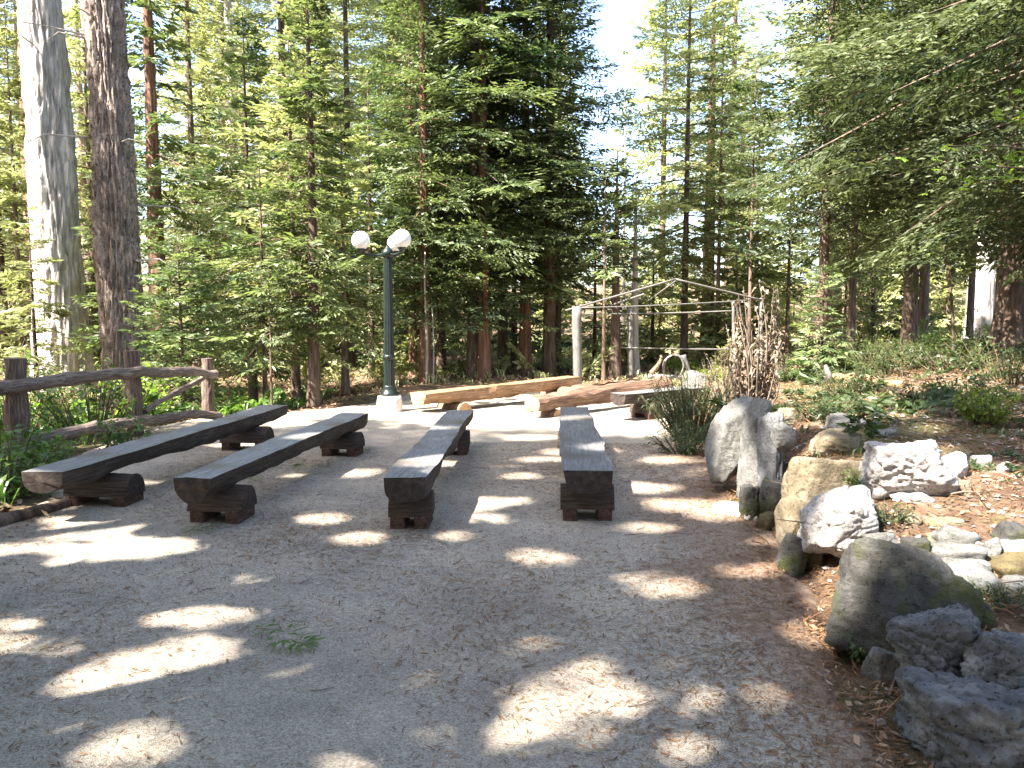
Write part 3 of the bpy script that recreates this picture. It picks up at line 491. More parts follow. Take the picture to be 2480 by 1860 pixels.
while n < 66:
    d = rf.uniform(30, 82); px = rf.uniform(-500, 2980)
    if abs(px - 1525) < 45 + 5200 / d: continue
    if abs(px - 1860) < 30 + 3500 / d: continue
    if 200 < px < 900 and rf.random() < .35: continue
    if 1780 < px < 2000 and (d < 62 or rf.random() < .4): continue
    if 1640 < px < 1780 and d > 62 and rf.random() < .5: continue
    x = PX(px, d)
    if x < -13 and y_ok(x, d) if False else False: continue
    if d < 34 and x < -8: continue
    if not free(x, d, 3.0): continue
    placed.append((x, d)); n += 1
    side = 'left' if px < 900 else ('centre' if px < 1700 else 'right')
    lab = {'left': 'sunlit conifer in the bright forest far behind the fence and the fir trunks', 'centre': 'conifer in the forest far behind the log benches', 'right': 'conifer in the forest far beyond the rocky bank'}[side]
    far_tree(x, d, PR[rf.randrange(4)], rf.uniform(.75, 1.2), lab, {'left': 'far trees behind the fence', 'centre': 'far trees behind the benches', 'right': 'far trees beyond the bank'}[side])
n = 0
while n < 80:
    d = rf.uniform(22, 48); px = rf.uniform(-200, 2680); x = PX(px, d)
    if (d < 30 and 1000 < px < 1620) or not free(x, d, 1.6): continue
    placed.append((x, d)); n += 1
    side = px < 1300
    far_tree(x, d, SP[rf.randrange(3)], rf.uniform(.6, 1.3), 'young conifer in the sunny undergrowth far behind the ' + ('fence and lamp' if side else 'bank and arbour'), 'saplings behind the ' + ('fence' if side else 'bank'), 'young_conifer')
ANCH = [(30, 'first fence post'), (165, 'bright sunlit trunk'), (288, 'massive fir trunk'), (388, 'slim red-barked tree'), (500, 'last fence post'), (576, 'pale brown trunk'), (757, 'slender-trunked conifer'), (944, 'street lamp'), (1033, 'tall pale stick'), (1160, 'large centre fir'), (1330, 'dense fir right of centre'),
        (1397, 'left arbour post'), (1490, 'dark arbour trunk'), (1656, 'airy fir'), (1712, 'red-barked tree'), (1815, 'dead brown shrub'), (1905, 'short pointed fir'), (1990, 'drooping young cedar'), (2075, 'bluish-shaded fir'), (2232, 'trunk left of the bent sapling'), (2310, 'bent sapling'), (2440, 'huge dark conifer')]
ORD = ['nearest', 'second nearest', 'third nearest', 'fourth nearest', 'fifth nearest', 'sixth nearest', 'seventh nearest', 'eighth nearest', 'ninth nearest', 'tenth nearest', 'eleventh nearest', 'twelfth nearest', 'thirteenth nearest', 'fourteenth nearest', 'fifteenth nearest', 'sixteenth nearest', 'seventeenth nearest']
bins = {}
for e, x, y in FAR:
    px = CX + F * x / y; nm = e.name.split('.')[0]
    if px < -40: key = 'beyond the left edge of the view'
    elif px > 2520: key = 'beyond the right edge of the view'
    else:
        a = min(ANCH, key=lambda q: abs(q[0] - px)); key = 'far behind the ' + a[1] + (', on its left' if px < a[0] else ', on its right')
    bins.setdefault((nm, key), []).append((y, e))
for (nm, key), v in bins.items():
    for k, (y, e) in enumerate(sorted(v, key=lambda q: q[0])): e['label'] = '%s %s %s' % (ORD[min(k, 16)], 'young conifer' if nm == 'young_conifer' else 'tall conifer', key)
for (x, y, wd) in [(9, -1, 'nearest on the right'), (12, -6, 'farthest to the right'), (7, -9, 'farthest back')]:
    far_tree(x, y, PR[2], .85, 'conifer behind the viewer, outside the view, ' + wd, 'conifers around the near side')

# ------------------------------------------------------------------ benches
def seat_mesh(L, w, th, mats, seed, roundness=1.0, wob=0.012, nx=72, full=False):
    """half log: sawn flat top, rounded live-edge underside; runs along local x, top at z=0"""
    if full: a = np.linspace(0, 2 * np.pi, 25)[:-1]; prof = np.stack([np.cos(a) * w / 2, np.sin(a) * th / 2 - th / 2], -1); ntop = 0
    else:
        top = np.stack([np.linspace(-w / 2, w / 2, 9), np.zeros(9)], -1); a = np.linspace(0, np.pi, 15)[1:-1]
        ex = 0.62
        und = np.stack([np.sign(np.cos(a)) * np.abs(np.cos(a)) ** ex * w / 2 * 0.97, -0.02 - (th - .02) * np.sin(a) ** 0.75], -1); prof = np.vstack([top, und]); ntop = 8
    k = len(prof); xs = np.linspace(-L / 2, L / 2, nx); Pg = np.repeat(prof[None], nx, 0); Xg = np.repeat(xs[:, None], k, 1)
    V = np.stack([Xg, Pg[..., 0], Pg[..., 1]], -1)
    nn = fbm(np.stack([Xg * 1.6, Pg[..., 0] * 6, Pg[..., 1] * 6], -1) + seed, 4, seed); n2 = fbm(np.stack([Xg * 1.1, Xg * 0, Xg * 0 + seed], -1), 3, seed + 4)
    side = np.ones(k); side[1:8] = 0 if ntop else 1; side[0] = side[8 if ntop else 0] = 1
    V[..., 1] += side[None] * (nn * wob + np.sign(Pg[..., 0]) * n2 * wob * .8); low = (Pg[..., 1] < -0.01) if ntop else np.ones_like(nn, bool)
    V[..., 2] += np.where(low, nn * wob * 1.3, 0) + 0.004 * n2 + (0.0018 * fbm(np.stack([Xg * 2, Pg[..., 0] * 40, Xg * 0], -1), 2, 5) if ntop else 0)
    V[0, :, 0] += .02 * nn[0]; V[-1, :, 0] += .02 * nn[-1]
    V = V.reshape(-1, 3); i, j = np.meshgrid(np.arange(nx - 1), np.arange(k), indexing='ij')
    Q = np.stack([i * k + j, (i + 1) * k + j, (i + 1) * k + (j + 1) % k, i * k + (j + 1) % k], -1).reshape(-1, 4); mi = np.where(j.ravel() < ntop, 0, 1)
    V = np.vstack([V, [-L / 2 - .01, 0, -th * .45], [L / 2 + .01, 0, -th * .45]]); T = []
    for j in range(k): T.append((nx * k, j, (j + 1) % k)); T.append((nx * k + 1, (nx - 1) * k + (j + 1) % k, (nx - 1) * k + j))
    return mesh_np('seat', V, [Q, T], mats, np.concatenate([mi, np.full(len(T), 2)]), smooth=False)
def half_log(L, w, h, mat, endmat, seed):
    a = np.linspace(0, np.pi, 15); prof = np.vstack([np.stack([np.cos(a) * w / 2, np.sin(a) * h], -1)]); k = len(prof); ny_ = 14
    ys = np.linspace(-L / 2, L / 2, ny_); V = np.array([[(p[0], y, p[1]) for p in prof] for y in ys], float)
    V[..., 0] *= 1 + .05 * fbm(V * 9 + seed, 3, seed); V[..., 2] = np.where(V[..., 2] > .01, V[..., 2] * (1 + .04 * fbm(V * 9 + seed + 5, 3, seed)), V[..., 2])
    V = V.reshape(-1, 3); i, j = np.meshgrid(np.arange(ny_ - 1), np.arange(k), indexing='ij')
    Q = np.stack([i * k + j, i * k + (j + 1) % k, (i + 1) * k + (j + 1) % k, (i + 1) * k + j], -1).reshape(-1, 4)
    V = np.vstack([V, [0, -L / 2, h * .4], [0, L / 2, h * .4]]); T = []
    for j in range(k): T.append((ny_ * k, (j + 1) % k, j)); T.append((ny_ * k + 1, (ny_ - 1) * k + j, (ny_ - 1) * k + (j + 1) % k))
    return mesh_np('support_log', V, [Q, T], [mat, endmat], np.concatenate([np.zeros(len(Q)), np.ones(len(T))]), smooth=False)
BG = 'dark stained log benches'
def bench(label, a, b, width, top=0.42, th=0.17, seed=0, fr=(0.15, 0.86), clen=0.50, mats=('seat_top', 'seat_side', 'endgrain'), smat=('support', 'endgrain'), sills=True, full=False, group=BG, tops=None, cw=.29):
    a = np.array(a[:2]); b = np.array(b[:2]); c = (a + b) / 2; dv = b - a; L = float(np.linalg.norm(dv)); rz = math.atan2(dv[1], dv[0])
    e = empty('log_bench', (c[0], c[1], 0.0), rz, label, 'bench', group)
    s = link('seat', seat_mesh(L, width, th, [M[m] for m in mats], seed, full=full, wob=.019 if sills else .04), e, (0, 0, top))
    if tops: s.location.z = (tops[0] + tops[1]) / 2; s.rotation_euler = (0, -math.atan2(tops[1] - tops[0], L), 0)
    for k, f in enumerate(fr):
        x = (f - .5) * L; tz = top if not tops else tops[0] + (tops[1] - tops[0]) * f; sb = 0.085 if sills else -0.02; h = tz - th * (0.93 if not full else .9) - sb
        link('support_log', half_log(clen, cw, h, M[smat[0]], M[smat[1]], seed + k), e, (x, 0, sb), (0, 0, rng.normal(0, .04)))
        if sills:
            for sy in (-1, 1): MB().box((0, 0, 0), (cw * 1.02, .11, .11), bev=.008, jit=.002).build('sill_block', M['sill'], e, False, (x, sy * (clen / 2 - .075), .038))
    return e
Z42 = .42
bench('leftmost long dark log bench, beside the fence', (P(54, 1141, Z42) + P(149, 1146, Z42)) / 2, (P(642, 979, Z42) + P(696, 983, Z42)) / 2, .32, seed=1, fr=(.17, .80), clen=.56)
bench('second dark log bench from the fence, with green sprigs under it', (P(407, 1154, Z42) + P(520, 1157, Z42)) / 2, (P(825, 997, Z42) + P(899, 1003, Z42)) / 2, .33, seed=2, fr=(.12, .87), clen=.44)
bench('third dark log bench from the fence, its end pointing at the orange log', (P(930, 1158, Z42) + P(1030, 1157, Z42)) / 2, (P(1087, 993, Z42) + P(1146, 993, Z42)) / 2, .31, seed=3, fr=(.075, .84), clen=.33)
bench('dark log bench nearest the rocky bank, pointing straight away', (P(1365, 1141, Z42) + P(1486, 1139, Z42)) / 2, (P(1352, 985, Z42) + P(1428, 985, Z42)) / 2, .37, seed=4, fr=(.065, .74), clen=.42)
bench('orange peeled log bench in sunlight behind the third dark bench', P(1012, 950, .34), P(1392, 909, .42), .36, tops=(.32, .40), th=.22, seed=5, fr=(.20, .86), clen=.60, mats=('orange_wood', 'orange_wood', 'orange_end'), smat=('brown_log', 'orange_end'), sills=False, group='sunlit log benches at the back')
bench('brown round log bench in sunlight, left of the green bush', P(1288, 958, .36), P(1612, 912, .44), .30, tops=(.36, .44), th=.28, seed=6, fr=(.12, .85), clen=.30, cw=.26, mats=('brown_log', 'brown_log', 'orange_end'), smat=('brown_log', 'orange_end'), sills=False, full=True, group='sunlit log benches at the back')
bench('short dark log bench half hidden behind the green bush', P(1496, 953, Z42), P(1700, 936, Z42), .34, seed=7, fr=(.32, .85), clen=.44, group=BG)
st = P(1392, 985, .0); e = tag(MB().tube([(0, -.25, .1), (0, .0, .1), (0, .25, .1)], [.14, .15, .14], 18, jit=.05).build('log_stump', M['brown_log'], None, False, (st[0] - .02, st[1] + .9, .02), (0, 0, .5)), 'short round log chunk just beyond the straight dark bench', 'log')
# ------------------------------------------------------------------ fence
fe = empty('log_fence', (0, 0, 0), 0, 'rustic two-rail pole fence at the left of the clearing', 'fence')
def vpost(px, ytop, d, r, seed, lean=0.0):
    x = PX(px, d); zt = PY(px, ytop, d)[2]; zb = Hs(x, d) - .25
    zs = np.linspace(zb, zt, 14); MB().tube([(x + lean * (z - zb), d, z) for z in zs], [r * (1.12 - .12 * i / 13) for i in range(14)], 14, jit=.16, seed=seed).build('post', M['fence_post'], fe, False)
    return x, zt
vpost(28, 868, 8.9, .115, 1, .03); vpost(322, 850, 10.6, .095, 2, -.02); vpost(500, 868, 12.3, .085, 3)
def rail(pts, r0, r1, seed, name='rail', k=12):
    p = np.array([PY(*q) for q in pts]); t = np.linspace(0, 1, len(p)); tt = np.linspace(0, 1, 36)
    q = np.stack([np.interp(tt, t, p[:, i]) for i in range(3)], -1); q[1:-1] = (q[:-2] + q[1:-1] + q[2:]) / 3; q[:, 2] += .018 * fbm(np.stack([tt * 7, tt * 0, tt * 0 + seed], -1), 3, seed)
    q = q @ np.eye(3); c = q.mean(0); dv = q[-1] - q[0]; rz = math.atan2(dv[1], dv[0]); cc, ss = math.cos(-rz), math.sin(-rz)
    l = q - c; l = np.stack([l[:, 0] * cc - l[:, 1] * ss, l[:, 0] * ss + l[:, 1] * cc, l[:, 2]], -1)
    MB().tube(l, np.linspace(r0, r1, 36), k, jit=.2, seed=seed).build(name, M['fence'], fe, False, tuple(c), (0, 0, rz))
rail([(-120, 965, 8.3), (40, 938, 8.75), (200, 916, 9.6), (340, 902, 10.45), (430, 902, 11.4), (522, 905, 12.2)], .088, .062, 11)
rail([(10, 1096, 8.75), (120, 1062, 9.2), (230, 1032, 9.9), (340, 1022, 10.45), (440, 1006, 11.3), (530, 1004, 12.2)], .085, .06, 12)
rail([(352, 994, 10.7), (430, 950, 11.4), (500, 912, 12.2)], .035, .04, 13, 'brace', 8)
# ------------------------------------------------------------------ street lamp
lp = P(944, 997, 0); la = empty('street_lamp', (lp[0], lp[1], 0), 0, 'dark green street lamp with three white globes on a white footing', 'street lamp')
MB().lathe([(.215, -.1), (.215, .0), (.212, .1), (.205, .2), (.19, .265), (.10, .275)], k=28).build('footing', M['footing'], la)
MB().lathe([(.155, .27), (.155, .30), (.135, .325), (.12, .36), (.105, .40), (.11, .42), (.095, .44)], k=28).build('base_collar', M['lamp'], la)
zs = np.linspace(.43, 2.56, 16); MB().tube([(0, 0, z) for z in zs], np.linspace(.088, .066, 16), 32, flute=.06).build('shaft', M['lamp'], la, False)
MB().lathe([(.075, .86), (.10, .88), (.10, .93), (.078, .95)], k=24).build('ring', M['lamp'], la)
MB().lathe([(.07, 2.53), (.10, 2.56), (.10, 2.62), (.07, 2.66), (.03, 2.70), (.012, 2.74)], k=24).build('cap', M['lamp'], la)
for ang, rr in ((184, .43), (-48, .41), (82, .50)):
    a = math.radians(ang); u = np.array([math.cos(a), math.sin(a), 0]); arm = MB(); pts = [u * t * rr + [0, 0, 2.60 - .035 * math.sin(t * math.pi) + (.0 if t < 1 else 0)] for t in np.linspace(0, 1, 10)]; arm.tube(pts, .019, 8)
    arm.tube([u * rr * (.15 + .5 * t) + [0, 0, 2.50 + .07 * t] for t in np.linspace(0, 1, 5)], .009, 6); ar = arm.build('arm', M['lamp'], la)
    MB().lathe([(.02, 2.58), (.035, 2.60), (.055, 2.635), (.07, 2.65), (.07, 2.67), (.05, 2.675)], tuple(u * rr), 18).build('cup', M['lamp'], ar)
    n = 20; MB().lathe([(max(.002, .148 * math.sin(math.pi * i / n)), 2.80 - .148 * math.cos(math.pi * i / n)) for i in range(n + 1)], tuple(u * rr), 32).build('globe', M['globe'], la)
# ------------------------------------------------------------------ grey pole arbour, sticks, root
ab = empty('pole_arbour', (0, 0, 0), 0, 'ghostly grey weathered pole arbour with a low gabled top behind the benches', 'arbour')
def pole(a, b, r, name, sag=0.0, k=8, par=ab):
    p0 = PY(*a); p1 = PY(*b); t = np.linspace(0, 1, 9)[:, None]; q = p0 + (p1 - p0) * t + np.array([0, 0, 1]) * (-sag * np.sin(t * np.pi)); MB().tube(q, r, k, jit=.15, seed=int(a[0])).build(name, M['grey_pole'], par)
pole((1397, 745, 17.2), (1399, 962, 17.2), .10, 'post'); pole((1843, 722, 18.6), (1845, 935, 18.6), .036, 'post'); pole((1776, 728, 19.5), (1778, 915, 19.5), .04, 'post'); pole((1526, 742, 19.5), (1528, 925, 19.5), .085, 'post')
pole((1370, 752, 17.2), (1636, 676, 17.9), .022, 'rafter'); pole((1636, 676, 17.9), (1850, 728, 18.6), .022, 'rafter'); pole((1640, 678, 17.9), (1565, 732, 19.2), .016, 'rafter'); pole((1472, 742, 19.5), (1560, 712, 18.6), .022, 'rafter')
pole((1385, 746, 17.2), (1850, 724, 18.6), .013, 'tie_pole', .03); pole((1470, 760, 19.4), (1790, 752, 19.5), .018, 'tie_pole', .02); pole((1505, 842, 19.4), (1780, 846, 19.5), .018, 'hand_rail', .01)
for px, yt, lb in ((1033, 610, 'tall pale bare stick standing left behind the orange log bench'), (1049, 745, 'shorter thin bare stick right of the tall pale one')):
    p = P(px, 930, 0); zt = PY(px, yt, p[1])[2]; tag(MB().tube([(0.02 * math.sin(z * 2), 0, z) for z in np.linspace(-.1, zt, 9)], np.linspace(.035 if px < 1040 else .02, .012, 9), 8, jit=.2).build('dead_sapling', M['bark_pale'], None, True, (p[0], p[1], 0)), lb, 'dead sapling')
rt = empty('driftwood_root', (0, 0, 0), 0, 'curled pale root snag rising beyond the right end of the brown log', 'root')
for k, pts in enumerate([[(1576, 905), (1592, 888), (1603, 868), (1600, 860)], [(1608, 905), (1606, 880), (1618, 862), (1640, 856), (1655, 870), (1656, 895), (1645, 912)], [(1655, 860), (1662, 885), (1672, 902), (1690, 915)], [(1570, 912), (1620, 912), (1680, 914)]]):
    q = np.array([PY(x, y, 16.8 + .1 * k) for x, y in pts]); t = np.linspace(0, 1, len(q)); tt = np.linspace(0, 1, 14); q = np.stack([np.interp(tt, t, q[:, i]) for i in range(3)], -1); q[1:-1] = (q[:-2] + q[1:-1] + q[2:]) / 3
    MB().tube(q, np.linspace(.06 if k != 1 else .03, .022, 14), 8, jit=.3, seed=k).build('root', M['grey_pole'] if k else M['brown_log'], rt)
# ------------------------------------------------------------------ rocks
import bmesh
_ico = {}
def ico(n):
    if n not in _ico:
        bm = bmesh.new(); bmesh.ops.create_icosphere(bm, subdivisions=n, radius=1); v = np.array([x.co[:] for x in bm.verts]); f = np.array([[q.index for q in x.verts] for x in bm.faces]); bm.free(); _ico[n] = (v, f)
    return _ico[n]
def rock_mesh(w, d, h, seed, mat, n=5, planes=11, rough=.07, box=0.5):
    v, f = ico(n); r = np.random.default_rng(seed); nrm = r.normal(size=(planes, 3)); nrm /= np.linalg.norm(nrm, axis=1)[:, None]
    base = np.array([[1, 0, 0], [-1, 0, 0], [0, 1, 0], [0, -1, 0], [0, 0, 1], [0, 0, -1]], float) + r.normal(0, .18, (6, 3)); base /= np.linalg.norm(base, axis=1)[:, None]
    N_ = np.vstack([nrm, base]); D = np.concatenate([r.uniform(.60, .86, planes), np.full(6, .72 - .12 * box)])
    dt = v @ N_.T; lim = np.where(dt > .05, D[None] / np.maximum(dt, .05), 9); p = 34.0; rad = (np.sum(lim ** -p, 1) + 1) ** (-1 / p)
    V = v * rad[:, None]; V = V / np.abs(V).max(0)
    V = V * (1 + rough * fbm(V * 1.6 + seed, 5, seed, .55))[:, None] + v * (rough * .35 * -np.abs(fbm(V * 3.5 + seed * 2, 4, seed + 9)))[:, None]
    ax = r.normal(size=3); ax /= np.linalg.norm(ax); st = V @ ax * 3.2 + 0.7 * fbm(V * 1.3 + seed, 3, seed + 21); V = V * (1 + rough * .55 * (np.abs((st % 1) - .5) * 2 - .5) ** 3 * 2)[:, None]
    V = V * (1 - rough * .9 * (1 - np.abs(fbm(V * np.array([1.4, 1.4, 2.2]) + seed * 3, 3, seed + 41))) ** 9)[:, None]; V = V * (1 + rough * .22 * fbm(V * 9 + seed, 4, seed + 31, .6))[:, None]
    V = V / np.abs(V).max(0) * np.array([w, d, h]) / 2; return mesh_np('rock', V, f, [mat], smooth=True)
def rock(label, x0, y0, x1, y1, mat, thick=.8, lift=0.0, seed=0, tilt=(0, 0, 0), planes=11, rough=.07, sink=.04, name='rock', cat='rock', d=None, group=None, n=5, box=.5):
    cx = (x0 + x1) / 2; cy = (y0 + y1) / 2
    if d is None:
        d = 2.0
        for k in range(600):
            q = PY(cx, y1, d)
            if q[2] <= Hs(q[0], d) + lift: break
            d += .03
    w = (x1 - x0) / F * d; hh = (y1 - y0) / F * d; dd = max(w, hh) * thick if thick > 0 else -thick
    c = PY(cx, cy, d + dd * .35); o = link(name, rock_mesh(w * 1.03, dd, hh + sink, seed + 500, ROCK[mat], n, planes, rough, box), None, (c[0], c[1], c[2] - sink / 2), tilt)
    return tag(o, label, cat, group)
rock('largest blue-grey boulder, lowest on the right beside the path', 2150, 1600, 2600, 1920, 'blue_grey_granite', .9, -.06, 1, (0, .2, .3), rough=.12, n=6)
rock('rounded blue-grey boulder resting above the largest one', 2165, 1455, 2400, 1690, 'blue_grey_granite', .9, .03, 2, (0, -.15, 0), rough=.12, n=6)
rock('blue-grey boulder right of the rounded one, above the largest', 2335, 1520, 2560, 1720, 'blue_grey_granite', .9, .0, 3, (0, .25, .4), rough=.11, n=6)
rock('dark mossy slab rock with a slanted flat top at the path edge', 2012, 1300, 2345, 1610, 'dark_mossy_rock', .8, .0, 4, (-.28, .22, .25), planes=5, rough=.05, n=6, box=1.0)
rock('rounded sunlit cream boulder between the tan block and the mossy slab', 1925, 1172, 2125, 1345, 'white_quartz_rock', .9, .12, 5, (0, -.3, 0), rough=.08, n=6)
rock('tan angular block with a pointed right end above the sunlit wedge', 1882, 1085, 2075, 1262, 'tan_granite', .7, .25, 6, (.1, .25, .2), planes=6, rough=.04, box=1.0, n=6, d=5.3)
rock('narrow sunlit tan wedge stone under the tan block', 1884, 1190, 1950, 1325, 'tan_granite', .8, .0, 7, (0, .12, .2), planes=5, rough=.04, d=5.05)
rock('small dark stone at the foot of the tan wedge', 1893, 1290, 1945, 1390, 'dark_mossy_rock', 1, 0, 8, (0, .4, .3), rough=.06)
rock('thin upright brown stone between the dark stone and the cream boulder', 1938, 1280, 1975, 1395, 'mossy_brown_stone', 1.0, 0, 9, (0, -.1, .3), rough=.05)
rock('tall leaning pale slab stone with a sunlit foot, nearest the green bush', 1715, 945, 1808, 1195, 'grey_slab_stone', -.42, 0, 10, (0, .26, .25), planes=6, rough=.06, n=5, box=1)
rock('upright grey slab with a crack beside the leaning pale slab', 1800, 955, 1850, 1225, 'grey_slab_stone', -.40, 0, 11, (0, .06, .2), planes=6, rough=.06, n=5, box=1)
rock('upright slab with a bluish lower half, left of the tan block', 1846, 985, 1886, 1262, 'blue_grey_granite', -.40, 0, 12, (0, -.02, .2), planes=6, rough=.06, n=5, box=1)
rock('pale round stone on top between the slabs and the tan block', 1872, 1018, 1925, 1085, 'grey_slab_stone', .9, .2, 13, d=6.0)
rock('flat brown stone above the pale round one', 1878, 988, 1930, 1018, 'tan_granite', .9, .3, 14, d=6.3)
rock('big white sunlit boulder on the bank', 2072, 1055, 2322, 1212, 'white_quartz_rock', .8, .0, 15, (0, .1, .3), rough=.12, n=6)
rock('low white rock leaning on the right of the big white boulder', 2265, 1090, 2345, 1165, 'white_quartz_rock', .9, .0, 16)
rock('flat pale stone in front of the big white boulder', 2150, 1185, 2260, 1225, 'white_quartz_rock', .9, .0, 17)
rock('dark filler stone standing in for shadow under the upright slabs', 1785, 1170, 1850, 1262, 'dark_mossy_rock', .9, 0, 21)  # added dark stone, fills a gap that is only deep shadow
rock('dark filler stone added for the deep shadow left of the tan block', 1838, 1150, 1896, 1270, 'dark_mossy_rock', .9, 0, 22, (0, .2, .3))  # also added, its dark colour plays the shadow between slabs and block
rock('brown rock embedded behind the tan block', 1960, 1040, 2090, 1105, 'tan_granite', .9, 0, 23)
rock('grey rock embedded between the cream boulder and the mossy slab', 2085, 1285, 2175, 1350, 'grey_slab_stone', .9, 0, 24)
rock('mossy stone tucked above the rounded blue-grey boulder', 2300, 1440, 2400, 1530, 'dark_mossy_rock', .9, 0, 25)
rock('grey stone bedded at the foot of the mossy slab', 2095, 1560, 2180, 1660, 'grey_slab_stone', .9, 0, 26)
rock('low grey rock embedded left of the big white boulder', 2000, 1000, 2080, 1050, 'grey_slab_stone', .9, 0, 27)
G = [('small dark mossy stone left of the stone pile', 2188, 1299, 2253, 1336, 'dark_mossy_rock'), ('top left pale slab of the stone pile', 2252, 1275, 2366, 1316, 'grey_slab_stone'), ('broad grey slab under the top left one of the pile', 2246, 1308, 2378, 1362, 'grey_slab_stone'),
     ('pale flat-topped stone in the middle of the pile', 2283, 1345, 2386, 1392, 'grey_slab_stone'), ('largest front grey stone of the pile', 2276, 1368, 2428, 1468, 'grey_slab_stone'), ('dark rounded stone at the top right of the pile', 2408, 1264, 2500, 1308, 'dark_mossy_rock'),
     ('light slab above the mossy brown stone of the pile', 2412, 1302, 2520, 1348, 'white_quartz_rock'), ('mossy brown stone at the right of the pile', 2384, 1340, 2540, 1402, 'mossy_brown_stone'), ('grey-green stone under the mossy brown one', 2424, 1398, 2540, 1456, 'grey_slab_stone'),
     ('lowest tan stone right of the largest front stone', 2404, 1422, 2475, 1486, 'tan_granite'), ('tiny white stone wedged at the middle of the pile', 2356, 1303, 2380, 1328, 'white_quartz_rock'), ('small upright pale stone beside the tiny white one', 2380, 1300, 2422, 1346, 'grey_slab_stone'),
     ('small slanting stone between the mossy stone and the pile', 2238, 1352, 2292, 1376, 'grey_slab_stone')]
for k, (lb, a, b, c, d_, mt) in enumerate(G):
    rock(lb, a, b, c, d_, mt, .85, 0.0, 30 + k, (0, rng.normal(0, .1), rng.normal(0, .3)), planes=6, rough=.04, n=4, d=4.35 - (d_ - 1300) / 160 * .45, box=1, sink=.05, group='stones of the pile')
for k, (lb, a, b, c, d_, mt) in enumerate([('pale elongated stone lying below the upright slabs', 1722, 1218, 1806, 1248, 'white_quartz_rock'), ('small white stone right of the elongated one', 1802, 1236, 1836, 1262, 'white_quartz_rock'), ('brown stone at the path edge left of the tan wedge', 1832, 1240, 1884, 1290, 'mossy_brown_stone'),
        ('small bluish stone left of the leaning pale slab', 1704, 1090, 1742, 1118, 'blue_grey_granite'), ('grey stone half buried under the green bush', 1642, 955, 1702, 1005, 'grey_slab_stone'), ('pink-grey stone above the buried one under the bush', 1650, 895, 1712, 950, 'grey_slab_stone'),
        ('small pale stone left of the bluish stone', 1642, 1076, 1672, 1098, 'grey_slab_stone'), ('round pale stone right of the big white boulder', 2352, 1098, 2398, 1136, 'white_quartz_rock'), ('small white stone farthest right on the bank', 2418, 1118, 2450, 1142, 'white_quartz_rock'),
        ('grey stone behind the big white boulder', 2110, 1030, 2180, 1058, 'grey_slab_stone'), ('flat sunlit stone right of the cream boulder', 2130, 1238, 2230, 1262, 'tan_granite'), ('mossy stone below the yellow-green shrub', 2300, 1160, 2350, 1190, 'tan_granite'), ('pale flat stone above the stone pile', 2240, 1252, 2330, 1278, 'tan_granite'), ('small reddish stone above the dark rounded one', 2400, 1248, 2440, 1270, 'mossy_brown_stone')]):
    rock(lb, a, b, c, d_, mt, .9, 0.0, 60 + k, (0, 0, rng.normal(0, .4)), rough=.06, n=4)
LOOSE = []
for k in range(46):   # loose stones over the bank
    x = rng.uniform(2.0, 7.5); y = rng.uniform(3.6, 10.5)
    if x - xr(y) < .35 or x / y > .75: continue
    s = rng.uniform(.04, .13); o = link('stone', rock_mesh(s * 1.3, s, s * .7, 900 + k, ROCK[['grey_slab_stone', 'white_quartz_rock', 'tan_granite'][k % 3]], 3), None, (x, y, Hs(x, y) + s * .15), (0, 0, rng.uniform(0, 6)))
    tag(o, 'small loose stone on the bank', 'stone', 'loose stones on the bank'); LOOSE.append((o, x, y))
bn = {}
for o, x, y in LOOSE:
    key = min([((2.35, 5.3), 'big white boulder'), ((2.2, 4.2), 'stone pile'), ((2.0, 5.0), 'cream boulder'), ((2.2, 7.0), 'upright slabs'), ((3.6, 6.8), 'yellow-green shrub'), ((5.0, 9.0), 'ground shrub under the huge conifer'), ((4.3, 8.2), 'white-flecked plant')], key=lambda q: (q[0][0] - x) ** 2 + (q[0][1] - y) ** 2)
    bn.setdefault(key[1], []).append(((key[0][0] - x) ** 2 + (key[0][1] - y) ** 2, o))
for key, v in bn.items():
    for k, (d_, o) in enumerate(sorted(v, key=lambda q: q[0])): o['label'] = 'small loose stone in leaf litter, %s to the %s' % (ORD[min(k, 16)], key)
